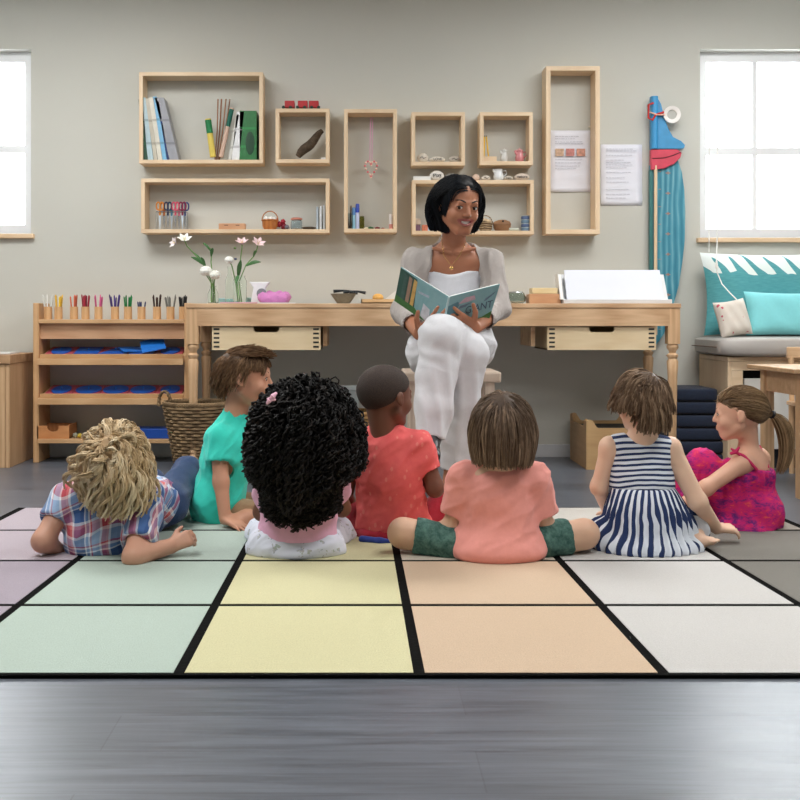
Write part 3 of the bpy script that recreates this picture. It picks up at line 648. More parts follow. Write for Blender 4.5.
tag(part('aqua_dish', MB().box((xw(219, 5.68), 5.66, ZS), (xw(238, 5.68), 5.75, ZS + .03)), plain((160, 200, 200), .4), bev=.003), 'low aqua box behind the two flower bottles', 'box')
tag(part('notebook', MB().box((xw(221, 5.42), 5.37, ZS), (xw(258, 5.42), 5.43, ZS + .006)), plain((206, 160, 176), .6), bev=.001), 'flat pink notebook lying in front of the vases', 'notebook')
# white burner with round opening
d = 5.5; r = root('oil_burner', (xw(259.5, d), d, ZS), 'white ceramic burner with flared top and round grey opening', 'oil burner'); cx = xw(259.5, d)
P_ = lambda px, py: (xw(px, d), max(zw(py, d), ZS))
part('body', MB().prism([P_(251, 303.5), P_(268, 303.5), P_(265.5, 288), P_(270, 282), P_(249.5, 282), P_(253.5, 288)], d - .02, d + .04), plain((232, 234, 238), .3, .02), r, bev=.004)
part('opening', MB().tube([(xw(262, d), d - .023, zw(293.5, d)), (xw(262, d), d - .015, zw(293.5, d))], .025, 20), plain((130, 136, 140), .4), r)
# pink scarf ring
r = root('pink_pouch', (xw(274, 5.47), 5.47, ZS), 'crumpled pink fabric pouch lying on white paper', 'pouch'); cx = xw(274, 5.47)
m = MB(); N = 40; rings = []
for i in range(N + 1):
    a = 2 * math.pi * i / N; R_ = .052; cc = V(cx + R_ * 1.1 * math.cos(a), 5.475 + R_ * .7 * math.sin(a), ZS + .031 + .006 * math.sin(a)); rr = .026 * (1 + .12 * math.sin(7 * a))
    rings.append([cc + V(math.cos(a) * math.cos(b), math.sin(a) * math.cos(b), math.sin(b)) * rr * (1 + .08 * math.sin(5 * b + 6 * a)) for b in np.linspace(0, 2 * math.pi, 12, endpoint=False)])
m.loft(rings); m.ell((cx, 5.475, ZS + .022), (.06, .036, .018), 20, 8); part('pouch', m, cloth((206, 130, 188)), r, smooth=True)
tag(part('loose_sheet', MB().prism([(xw(255, 5.4), 5.375), (xw(296, 5.4), 5.37), (xw(293, 5.4), 5.44), (xw(262, 5.4), 5.455)], ZS, ZS + .004, 'xy'), plain((228, 228, 230), .6)), 'loose white sheets under the pink pouch', 'paper')
# bowl
def lathe_thing(name, px, d, prof, mat, lab, cat, grp=None, z=None):
    x = xw(px, d); z = ZS if z is None else z; r = root(name, (x, d, z), lab, cat, grp); part('bowl', MB().lathe((x, d, z), prof, 24), mat, r, smooth=True); return r, x
r, x = lathe_thing('bowl', 343.5, 5.5, [(.03, 0), (.04, .012), (.066, .05), (.062, .05), (.036, .016), (.001, .01)], plain((132, 132, 122), .5, .15, 50), 'grey flared bowl of dark spoons on the desk', 'bowl')
for k, (dx, dz, l) in enumerate([(-.05, .062, .1), (.03, .058, .08), (.0, .056, .07)]):
    a = V(x + dx, 5.5, ZS + dz); tag(part('dark_spoon', MB().tube([a, a + V(l * .5, .01, .004), a + V(l, .0, -.004)], [.009, .005, .008], 8), plain((30, 36, 40), .35), smooth=True), ['dark spoon sticking out at the left of the grey bowl', 'dark spoon at the right of the grey bowl', 'short dark spoon in the middle of the grey bowl'][k], 'spoon', 'dark spoons in the grey bowl')
tag(part('pencil_flat', MB().tube([(xw(349, 5.42), 5.40, ZS + .004), (xw(361, 5.42), 5.39, ZS + .004)], .004, 7), plain((120, 120, 112), .5)), 'grey pencil lying flat to the right of the bowl', 'pencil') if False else None
# tray
d = 5.48; a, b = xw(361, d), xw(396, d); r = root('small_tray', ((a + b) / 2, d, ZS), 'shallow wooden tray beside the open book', 'tray')
m = MB().box((a, d - .05, ZS), (b, d + .05, ZS + .006)).box((a, d - .05, ZS), (b, d - .044, ZS + .022)).box((a, d + .044, ZS), (b, d + .05, ZS + .022)).box((a, d - .05, ZS), (a + .006, d + .05, ZS + .022)).box((b - .006, d - .05, ZS), (b, d + .05, ZS + .022)); part('tray', m, wood((226, 192, 146), (206, 168, 120), 'x'), r)
tag(part('orange_ball', MB().ell((xw(378, d), d, ZS + .006 + .0225), (.028, .028, .022), 16, 10), plain((232, 176, 92), .5), smooth=True), 'orange fruit lying in the shallow wooden tray', 'fruit')
m = MB().prism([(xw(385, d), ZS + .0225), (xw(398, d), ZS + .0225), (xw(398, d), ZS + .066), (xw(396, d), ZS + .066)], d - .045, d + .045); tag(part('folded_card', m, plain((226, 224, 218), .6)), 'white folded card leaning on the tray beside the book', 'card')
# right side of desk
r, x = lathe_thing('glass_bowl', 516, 5.52, [(.034, 0), (.048, .012), (.052, .03), (.044, .046), (.04, .054), (.037, .054), (.04, .044), (.047, .03), (.043, .014), (.001, .006)], glass((200, 210, 205)), 'round glass bowl on the desk left of the wooden box', 'bowl')
part('lid', MB().lathe((x, 5.52, ZS), [(.038, .0545), (.034, .061), (.002, .063)], 20), plain((176, 182, 180), .25, .02, Metallic=.7), r, smooth=True)
tag(part('paper_slip', MB().box((xw(497, 5.45), 5.4, ZS), (xw(506, 5.45), 5.47, ZS + .008)), plain((226, 216, 196), .6)), 'small cream paper pad left of the glass bowl', 'paper pad')
d = 5.5; z = ZS
tag(part('wooden_box', MB().box((xw(528, d), d - .05, z), (xw(559, d), d + .07, z + .048)), wood((214, 166, 126), (190, 140, 102), 'x'), bev=.002), 'reddish wooden box between the glass bowl and white board', 'wooden box')
tag(part('card_block', MB().box((xw(531, d), d - .045, z + .049), (xw(556, d), d + .06, z + .078)), wood((236, 216, 170), (222, 200, 150), 'x'), bev=.002), 'pale block lying on top of the reddish wooden box', 'block')
# white slanted paper stand
d = 5.42; a, b = xw(563, d), xw(671, d); r = root('paper_stand', ((a + b) / 2, d + .1, ZS), 'white slanted stand holding a big white sheet on the desk', 'paper stand')
WM = plain((216, 218, 220), .4, .01)
part('base', MB().box((a, d - .02, ZS), (b, d + .26, ZS + .02)), WM, r, bev=.002)
def tilted(px0, px1, pyt, dd, th, lean, z0=None):
    x0, x1 = xw(px0, dd), xw(px1, dd); zb_ = ZS + .021; zt = zw(pyt, dd + lean)
    return MB().prism([(dd, zb_), (dd + th, zb_), (dd + lean + th, zt), (dd + lean, zt)], x0, x1, 'yz')
part('back_board', tilted(560.5, 668, 274.5, d + .045, .012, .08), plain((214, 216, 218), .5, .02), r)
part('side_cheek', MB().prism([(d, ZS + .021), (d + .14, ZS + .021), (d + .14, zw(274.5, d + .12)), (d + .07, zw(274.5, d + .1))], xw(560.5, d), xw(563.5, d), 'yz'), plain((226, 226, 224), .5, .02), r)
part('sheet', tilted(567, 664, 270, d + .0, .004, .08), plain((216, 220, 232), .6, .01), r)

# ------------------------------------------------------------------ growth-chart crocodile board
d = 5.89; r = root('fish_board', (xw(664, d), d, zw(348, d)), 'tall blue wooden board with red lips and round eye, used as a height chart', 'height chart')
t = NT('blue_stained_board'); v = t.co(scale=(9, 9, 1.5)); w1 = t.n('ShaderNodeTexWave', {'Vector': v, 'Scale': 1.1, 'Distortion': 7.0, 'Detail': 2.5}, bands_direction='X').outputs['Fac']; n = t.noise(v, 5, 4)
f = t.math('MULTIPLY_ADD', n, .5, t.math('MULTIPLY', w1, .5)); BLU = t.fin(t.ramp(f, [(.15, lin((44, 118, 142))), (.6, lin((72, 150, 172))), (.9, lin((136, 186, 196)))]), .5)
pts = [(650, 165), (678, 160), (682, 172), (684.5, 190), (685.5, 212), (685, 240), (682.5, 262), (679, 285), (674, 303), (670, 318), (664, 334), (657, 344), (650, 348), (650, 330)]
Q = lambda L, dd: [(xw(a, dd), zw(b, dd)) for a, b in L]
part('body_board', MB().prism(Q(pts, d), d, d + .022), BLU, r, bev=.002)
part('head', MB().prism(Q([(651, 96), (657, 97), (661, 104), (664, 116), (668, 128), (673, 137), (681, 141), (685, 145), (684, 148.5), (676, 149), (651, 149)], d - .012), d - .016, d + .02), plain((64, 146, 196), .45, .12, 20), r, bev=.003)
RED = plain((206, 66, 88), .45, .08, 30)
part('lips', MB().prism(Q([(651, 149.5), (677, 149.5), (681.5, 153), (680, 158), (674, 164), (664, 168.5), (651, 170)], d - .014), d - .02, d + .018), RED, r, bev=.003)
part('mouth_line', MB().tube([(xw(651, d), d - .021, zw(159, d)), (xw(663, d), d - .021, zw(158.5, d)), (xw(672, d), d - .021, zw(156, d)), (xw(680, d), d - .021, zw(152.5, d))], .0022, 6), plain((70, 22, 34), .6), r)
m = MB(); ex, ez = xw(670.5, d), zw(115.5, d)
prof = []
for i in range(25):
    a = 2 * math.pi * i / 24; m_ = [(ex + R_ * math.cos(a), d - .03 + yy, ez + R_ * math.sin(a)) for R_, yy in ((.026, 0), (.046, -.004), (.046, .01), (.026, .012))]; prof.append(m_)
m.loft(prof, closed_ends=False); part('eye_ring', m, plain((236, 232, 228), .4, .02), r, smooth=True); part('pupil', MB().tube([(ex, d - .022, ez), (ex, d - .012, ez)], .027, 20), plain((186, 186, 180), .4), r)
part('ribbon', MB().tube([(xw(652, d), d - .03, zw(104, d)), (xw(647, d), d - .03, zw(106, d)), (xw(647, d), d - .03, zw(119, d)), (xw(651, d), d - .03, zw(121, d)), (xw(654, d), d - .034, zw(116, d)), (xw(662, d), d - .036, zw(113.5, d))], .006, 6), plain((206, 50, 44), .5), r, smooth=True)
part('ribbon', MB().tube([(xw(648, d), d - .03, zw(113, d)), (xw(655, d), d - .037, zw(116, d)), (xw(663, d), d - .036, zw(116, d))], .004, 6), plain((232, 190, 168), .5), r, smooth=True, label='pale ribbon')
part('edge_strip', MB().box((xw(649.5, d), d - .006, zw(344, d)), (xw(652.6, d), d + .02, zw(170, d))), plain((52, 112, 112), .5), r)
part('pole', MB().tube([(xw(655, d), d - .012, zw(335, d)), (xw(655, d), d - .012, zw(166, d))], .0095, 10), PALEZ, r, smooth=True)
part('cylinder_grip', MB().tube([(xw(654, d), d - .014, zw(149.3, d)), (xw(654, d), d - .014, zw(97, d))], .018, 14), plain((58, 150, 206), .35), r, smooth=True)
m = MB()
for k in range(10):
    zz = zw(172 + k * 17.5, d); m.box((xw(658.5, d), d - .001, zz), (xw(661, d), d, zz + .003))
    if k % 1 == 0: c = (xw(668, d), d - .0006, zw(173 + k * 20.3, d)); m.box((c[0] - .012, d - .001, c[2] - .003), (c[0] + .012, d, c[2] + .003)); m.box((c[0] - .003, d - .001, c[2] - .008), (c[0] + .003, d, c[2] + .008))
part('marking', m, plain((176, 140, 128), .6), r)

# ------------------------------------------------------------------ bench with cushions
BX = 1.822; BF = 5.45; ZB = zw(361.5, BF)
r = root('bench_cabinet', (2.5, 5.68, 0), 'low wooden bench cabinet with white fronts under the right window', 'cabinet')
part('side_panel', MB().box((BX, BF + .0, 0), (BX + .02, YW - .02, ZB - .001)), PALEZ, r, bev=.002)
part('top_panel', MB().box((BX, BF, ZB), (3.4, YW - .02, ZB + .022)), PALE, r, bev=.002)
m = MB(); m.box((BX + .02, BF, .0), (BX + .075, BF + .03, ZB - .045)); m.box((BX + .02, BF, ZB - .044), (3.4, BF + .03, ZB - .001)); m.box((2.55, BF, 0), (2.6, BF + .03, ZB - .045)); part('face_frame', m, PALE, r)
part('gap_shade', MB().box((BX + .021, BF + .12, .1), (3.38, BF + .14, ZB - .046)), plain((26, 28, 34), .7), r)  # near-black sheet, painted as the shade in the gap above the fronts
part('plinth', MB().box((BX + .076, BF + .05, 0), (3.4, BF + .07, .095)), plain((34, 38, 46), .7), r)
for x0, x1 in ((BX + .078, 2.17), (2.175, 2.548)):
    f = part('drawer', MB().box((x0 + .01, BF + .02, .098), (x1, BF + .04, ZB - .085)), plain((226, 226, 222), .4, .02), r, bev=.002)
    part('knob', MB().ell((x1 - .14 if x0 > 2.1 else (x0 + x1) / 2 + .02, BF + .005, .27), (.012, .016, .012), 12, 8), plain((150, 140, 128), .3), f, smooth=True)
def slab_cushion(lo, hi, rr, name, mat, parent=None, puff=.02):
    "rounded box cushion"
    lo, hi = V(*lo), V(*hi); c = (lo + hi) / 2; h = (hi - lo) / 2; n = 14; m = MB(); faces = []
    seg, rings = 48, 16; rs = []
    for j in range(rings + 1):
        ph = math.pi * (j + .01) / (rings + .02) - math.pi / 2; ring = []
        for i in range(seg):
            a = 2 * math.pi * i / seg; e = .22
            sp = lambda q, p: math.copysign(abs(q) ** p, q)
            ring.append(c + V(sp(math.cos(ph), e) * sp(math.cos(a), e) * h[0], sp(math.cos(ph), e) * sp(math.sin(a), e) * h[1], sp(math.sin(ph), .3) * h[2]))
        rs.append(ring)
    m.loft(rs); return m
t = NT('grey_vinyl'); GV = t.fin(lin((178, 174, 170)), .42, Specular_IOR_Level=.5)
zc0 = ZB + .023; zc1 = zw(337, 5.4)
r2 = root('bench_cushion', (2.6, 5.66, zc0), 'long grey vinyl seat cushion on the wooden bench', 'seat cushion')
xc0 = xw(694, YW - .1); part('cushion', slab_cushion((xc0, BF - .06, zc0), (3.42, YW - .015, zc1), .02, 'c', GV), GV, r2, smooth=True)
m = MB(); zz = (zc0 + zc1) / 2 - .002; m.tube([(xc0 - .001, YW - .07, zz), (xc0 - .001, BF + .01, zz)], .003, 6); part('seam_piping', m, plain((120, 100, 86), .6), r2)
def pillow(name, c, w, h, th, mat, lab, cat, grp, tilt=0, yaw=0, roll=0):
    n = 26; Rm = np.array(Matrix.Rotation(yaw, 3, 'Z') @ Matrix.Rotation(tilt, 3, 'X') @ Matrix.Rotation(roll, 3, 'Y')); r = root(name, V(*c) , lab, cat, grp)
    vs_, q = [], []
    for s in (-1, 1):
        for j in range(n + 1):
            for i in range(n + 1):
                u, v_ = 2 * i / n - 1, 2 * j / n - 1; e = max(0, (1 - u ** 4) * (1 - v_ ** 4)) ** .55
                pin = 1 - .07 * (1 - abs(v_) ** 2) * abs(u) ** 3; pinv = 1 - .07 * (1 - abs(u) ** 2) * abs(v_) ** 3
                wr = .006 * math.sin(9 * u + 4 * v_) * e
                vs_.append(V(*c) + Rm @ V(u * w / 2 * pin, s * (th / 2 * e + wr * .5), h / 2 + v_ * h / 2 * pinv))
    N1 = (n + 1) ** 2
    for s in (0, 1):
        for j in range(n):
            for i in range(n):
                a = s * N1 + j * (n + 1) + i; f = (a, a + 1, a + n + 2, a + n + 1); q.append(f if s == 0 else f[::-1])
    return mesh_np('cover', vs_, q, mat, r), r
t = NT('teal_white_cloth'); v = t.co(); sep = t.n('ShaderNodeSeparateXYZ', {'Vector': v})
w1 = t.n('ShaderNodeTexWave', {'Vector': t.co(rot=(0, math.radians(40), 0)), 'Scale': 4.2, 'Distortion': 5.0, 'Detail': 2.0, 'Detail Scale': .7}, bands_direction='X').outputs['Fac']
hgt = t.math('ADD', sep.outputs[2], t.math('MULTIPLY', t.noise(v, 6, 2), .12)); msk = t.math('MULTIPLY', t.math('GREATER_THAN', hgt, .385), t.math('GREATER_THAN', t.math('ADD', w1, t.math('MULTIPLY', t.math('SUBTRACT', hgt, .40), 6.0)), .45))  # white in wavy shapes towards the top
base = t.mix(t.noise(t.co(scale=(8, 8, 60)), 3, 4), lin((58, 138, 146)), lin((104, 178, 184))); t.bump(t.noise(v, 700, 1), .3, .002)
TEAL = t.fin(t.mix(msk, base, lin((232, 242, 240))), .9)
zc = zc1 + .001
pillow('throw_pillow', (xw(777, 5.74), 5.76, zc), (144) * 5.74 / FPX, .445, .17, TEAL, 'big teal pillow with white leaf shapes along its top', 'pillow', 'pillows on the bench', math.radians(-9))
pillow('throw_pillow', (xw(787, 5.56), 5.56, zc), 82 * 5.56 / FPX, .23, .11, cloth((134, 216, 222), .03), 'plain light blue pillow in front of the teal one', 'pillow', 'pillows on the bench', math.radians(-12), 0, math.radians(1))
t = NT('printed_white_cloth'); v = t.co(); vo = t.n('ShaderNodeTexVoronoi', {'Vector': v, 'Scale': 24.0}); n = t.noise(v, 22, 3)
mk = t.math('LESS_THAN', t.math('ADD', vo.outputs['Distance'], t.math('MULTIPLY', n, .5)), .5); big = t.math('GREATER_THAN', t.noise(v, 11, 1), .47)
PRT = t.fin(t.mix(t.math('MULTIPLY', mk, big), t.mix(n, lin((226, 222, 214)), lin((212, 200, 188))), lin((196, 88, 104))), .9)
pillow('throw_pillow', (xw(737, 5.54), 5.53, zc), .17, .19, .09, PRT, 'small white pillow with red printed spots between teal and light blue ones', 'pillow', 'pillows on the bench', math.radians(-14), math.radians(8), math.radians(-9))
m = MB(); pa = [(711, 150), (711, 200), (711, 236)]; 
r = root('blind_cord', W(716, 262, 5.7), 'white blind cord hanging from the right window over the teal pillow', 'blind cord')
m.tube([(xw(709, YW - .02), YW - .03, 2.1), W(709, 240, 5.85), W(709, 252, 5.8)], .003, 6); m.tube([(xw(717, YW - .02), YW - .03, 2.1), W(717, 240, 5.82), W(716.5, 262, 5.62), W(717, 272, 5.62), W(722, 284, 5.6), W(730, 293, 5.55), W(737, 300, 5.5)], .0032, 6)
part('cord', m, plain((240, 240, 236), .5, .01), r, smooth=True); part('cord_tassel', MB().lathe(W(716.6, 267, 5.615), [(.004, -.01), (.008, 0), (.005, .03)], 10), plain((244, 244, 240), .4, .01), r, smooth=True)

# ------------------------------------------------------------------ small table and chair on the right
A = V(1.757, 5.0, 0); B = V(1.775, 4.5, 0); u = nrm(B - A); vv = V(-u[1], u[0], 0); ZTB = zw(364, 5.0)
r = root('children_table', tuple((A + B) / 2 + vv * .35), 'low oak children\'s table with a thick apron at the right edge', 'table')
c4 = [A, B, B + vv * .75, A + vv * .75]
part('table_top', MB().prism([(p[0], p[1]) for p in c4], ZTB - .02, ZTB, 'xy'), wood((206, 172, 134), (176, 140, 104), 'x'), r, bev=.004)
ins = lambda p, q, k: p + (q - p) / np.linalg.norm(q - p) * k
cc = sum(c4) / 4
for k in range(4):
    p = c4[k]; a_ = nrm(c4[(k + 1) % 4] - p); b_ = nrm(c4[k - 1] - p); o_ = p + (a_ + b_) * .045
    m = MB(); q = [o_ + a_ * .045, o_ + (a_ + b_) * .045, o_ + b_ * .045, o_]; m.loft([[V(x_[0], x_[1], 0) * 1.0 + (V(*cc) * V(1, 1, 0) - V(x_[0], x_[1], 0)) * .0 for x_ in q], [V(x_[0], x_[1], ZTB - .021) for x_ in q]]); part('leg', m, OAKZ, r)
    n_ = c4[(k + 1) % 4]; p0 = p + (a_ + b_) * .055 + a_ * .035; p1 = n_ - a_ * .09 + b_ * .055
    m = MB().loft([[p0 + V(0, 0, ZTB - .115), p0 + b_ * .02 + V(0, 0, ZTB - .115), p0 + b_ * .02 + V(0, 0, ZTB - .021), p0 + V(0, 0, ZTB - .021)], [p1 + V(0, 0, ZTB - .115), p1 + b_ * .02 + V(0, 0, ZTB - .115), p1 + b_ * .02 + V(0, 0, ZTB - .021), p1 + V(0, 0, ZTB - .021)]]); part('apron', m, OAK, r)
# child's chair behind the table
r = root('child_chair', (2.25, 5.2, 0), "small wooden child's chair behind the children's table at the right edge", 'chair')
c0 = V(2.085, 5.06, 0)
for dx in (0, .3):
    for dy in (0, .25):
        part('leg', MB().tube([c0 + V(dx, dy, 0), c0 + V(dx, dy, .329)], [.013, .016], 8), OAKZ, r, smooth=True)
    part('back_post', MB().tube([c0 + V(dx, .25, .351), c0 + V(dx, .262, .56)], .013, 8), OAKZ, r, smooth=True)
part('seat', MB().box(c0 + V(-.02, -.02, .33), c0 + V(.32, .27, .35)), OAK, r, bev=.004)
part('backrest', MB().box(c0 + V(-.02, .252, .555), c0 + V(.32, .272, .61)), OAK, r, bev=.005)

# ------------------------------------------------------------------ navy floor cushions
NV = cloth((22, 34, 56), .2)
for k in range(6):
    w_ = .165 - .012 * max(0, k - 1); z = .0005 + .066 * k; x = xw(693 - k * 2.2 + (0, 3, -2, 2, -1, 1)[k], 5.68) + .02
    o = part('floor_cushion', slab_cushion((x - w_, 5.52, z), (x + w_, 5.86, z + .065), 0, '', NV), NV, smooth=True)
    tag(o, ['bottom', 'second', 'third', 'fourth', 'fifth', 'top'][k] + ' navy floor cushion counted upward in the stack behind the desk leg', 'floor cushion', 'stack of navy floor cushions')
# wooden toy box
d = 5.43; x0, x1 = xw(586.5, d), xw(586.5, d) + .30; hh = .24
r = root('toy_box', ((x0 + x1) / 2, 5.64, 0), 'empty looking plywood box with wavy cut top edges under the desk', 'box'); MD = wood((206, 170, 122), (184, 146, 100), 'x')
def wavy(a, b, h): 
    n = 30; P = [(a, .001), (b, .001)]
    for i in range(n + 1):
        f = i / n; c = min(f, 1 - f); z = h - (.034 if .22 < f < .78 else .034 * (.5 - .5 * math.cos(min(1, max(0, (c - .08) / .12)) * math.pi))) + .008 * math.sin(f * 22) * (c < .15)
        P.append((b + (a - b) * f, z))
    return P
part('front_panel', MB().prism(wavy(x0, x1, hh), d, d + .012), MD, r); part('back_panel', MB().prism(wavy(x0, x1, hh), 5.84, 5.852), MD, r)
part('side_panel', MB().prism(wavy(d + .0125, 5.839, hh), x0, x0 + .012, 'yz'), wood((176, 140, 98), (150, 114, 76), 'y'), r); part('side_panel', MB().prism(wavy(d + .0125, 5.839, hh), x1 - .012, x1, 'yz'), MD, r)
part('bottom_panel', MB().box((x0 + .013, d + .013, .001), (x1 - .013, 5.838, .012)), MD, r)
for k, (dx, c) in enumerate([(.07, (60, 66, 70)), (.15, (50, 60, 56)), (.22, (70, 60, 52))]):
    tag(part('dark_ball', MB().ell((x0 + dx, 5.55, .16 + .02), (.032, .032, .032), 14, 9), plain(c, .5), smooth=True), 'dark round toy lying in the plywood box', 'toy', 'dark toys in the plywood box') if False else None
part('dark_block', MB().box((x0 + .014, d + .015, .013), (x1 - .014, 5.836, .19)), plain((58, 56, 50), .8), r, label='plain dark block filling the box')  # solid dark block reaching most of the way up the box

# ------------------------------------------------------------------ wicker baskets
def big_basket(px, d, R0, R1, h, name, lab, handles=True, rings_n=19, rgbs=((150, 124, 90), (112, 90, 64))):
    x = xw(px, d); r = root(name, (x, d, 0), lab, 'basket'); M_ = wood(*rgbs, 'x', .8, 2.0); N = 48
    body = MB(); k = 26
    for j in range(rings_n):       # woven rows, bulging in and out past the uprights
        z = .012 + (h - .03) * j / (rings_n - 1); R_ = R0 + (R1 - R0) * j / (rings_n - 1)
        body.tube([(x + (R_ + .005 * math.cos(k / 2 * a + math.pi * j)) * math.cos(a), d + (R_ + .005 * math.cos(k / 2 * a + math.pi * j)) * math.sin(a), z) for a in np.linspace(0, 2 * math.pi, 105)], (h / rings_n) * .46, 5)
    part('woven_wall', body, M_, r, smooth=True)
    m = MB()
    for i in range(k):
        a = 2 * math.pi * (i + .5) / k; m.tube([(x + R0 * math.cos(a), d + R0 * math.sin(a), .004), (x + R1 * math.cos(a), d + R1 * math.sin(a), h)], .0045, 5)
    part('uprights', m, wood((120, 96, 68), (90, 70, 48), 'z', .8), r, smooth=True)
    m = MB(); [m.tube([(x + (R1 + .004 * math.cos(ph + 20 * a)) * math.cos(a), d + (R1 + .004 * math.cos(ph + 20 * a)) * math.sin(a), h + .006 * math.sin(ph + 20 * a)) for a in np.linspace(0, 2 * math.pi, 120)], .007, 6) for ph in (0, 2.1, 4.2)]; part('rim', m, M_, r, smooth=True)
    part('liner', MB().lathe((x, d, 0), [(R0 - .008, .006), (R1 - .01, h - .02), (R1 - .014, h - .02), (R0 - .012, .012), (.001, .012)], 24), plain((70, 56, 42), .9), r, smooth=True)
    if handles:
        for a0 in (math.pi, 0):
            m = MB(); c = V(x + R1 * math.cos(a0), d + R1 * math.sin(a0), h); tdir = V(-math.sin(a0), math.cos(a0), 0) if False else V(.0, 1, 0)
            tdir = V(.85, -.5, 0); [m.tube([c + V(.014, -.0, 0) * 0 + tdir * (.038 * math.cos(b)) + V(0, 0, .058 * math.sin(b)) + V(.004 * math.cos(9 * b + ph), .004 * math.sin(9 * b + ph), 0) for b in np.linspace(-.3, math.pi + .3, 40)], .0065, 6) for ph in (0, 3.1)]
            part('handle', m, M_, r, smooth=True)
    return r
big_basket(197, 5.50, .103, .162, .325, 'wicker_basket', 'tall brown wicker basket with loop handles behind the left desk leg', True)
big_basket(352, 5.60, .11, .13, .27, 'storage_basket', 'round straw basket under the desk behind the curly haired child', False, 15, ((190, 150, 98), (156, 116, 72)))
d = 5.55; z = .2755; a, b = xw(334, d), xw(358.5, d); r = root('plastic_box', ((a + b) / 2, d, z), 'grey plastic box with round cutout standing on the straw basket', 'box')
m = MB().box((a, d - .04, z), (b, d + .05, z + .13)); part('box_body', m, plain((150, 158, 158), .3, .04), r, bev=.004); part('box_lid', MB().box((a - .002, d - .043, z + .112), (b + .002, d + .052, z + .134)), plain((176, 184, 184), .3), r, bev=.003)
part('cutout', MB().tube([(xw(341, d), d - .0425, z + .045), (xw(341, d), d - .0385, z + .045)], .03, 18), plain((60, 44, 36), .6), r)

# ------------------------------------------------------------------ shelf unit with pencil cups
SF, SB = 5.70, 5.91
r = root('shelf_unit', (xw(110, SF), 5.8, 0), 'low open wooden shelf unit with tilted shelves by the left wall', 'shelf unit')
xa, xb_ = xw(33, SF), xw(190, SF)
for x in (xa, xb_ - .03):
    part('side_panel', MB().prism([(SF, 0), (SB, 0), (SB, zw(303, SF)), (SF + .0, zw(303, SF))], x, x + .03, 'yz'), BEECHZ, r, bev=.003)
xi, xj = xa + .03, xb_ - .03
zt = zw(319.5, SF)
part('top_shelf', MB().box((xi, SF, zt - .02), (xj, SB, zt)), BEECH, r, bev=.002); part('fascia', MB().box((xi, SF + .03, zw(339, SF)), (xj, SF + .045, zt - .0205)), wood((214, 172, 136), (196, 150, 114), 'x'), r)
RD = plain((188, 78, 92), .45, .05, 20); BL = plain((28, 92, 188), .4, .06, 20); BL2 = plain((36, 120, 214), .35, .05, 20)
def tilted_shelf(pyf, lab_i):
    zf = zw(pyf, SF); dz = .05       # back edge higher
    part('tilted_shelf', MB().prism([(SF - .02, zf - .022), (SB, zf - .022 + dz), (SB, zf + dz), (SF - .02, zf)], xi, xj, 'yz'), BEECH, r, bev=.002)
    part('front_lip', MB().box((xi, SF - .032, zf - .03), (xj, SF - .0205, zf + .002)), BEECH, r, bev=.002)
    return zf, dz
shapes = [['circle', 'square', 'tri', 'square', 'circle'], ['circle', 'oval', 'oval', 'oval', 'circle']]
shnames = [['round', 'square', 'triangular', 'loose square', 'small round'], ['small round', 'wide oval', 'egg shaped', 'long oval', 'round']]
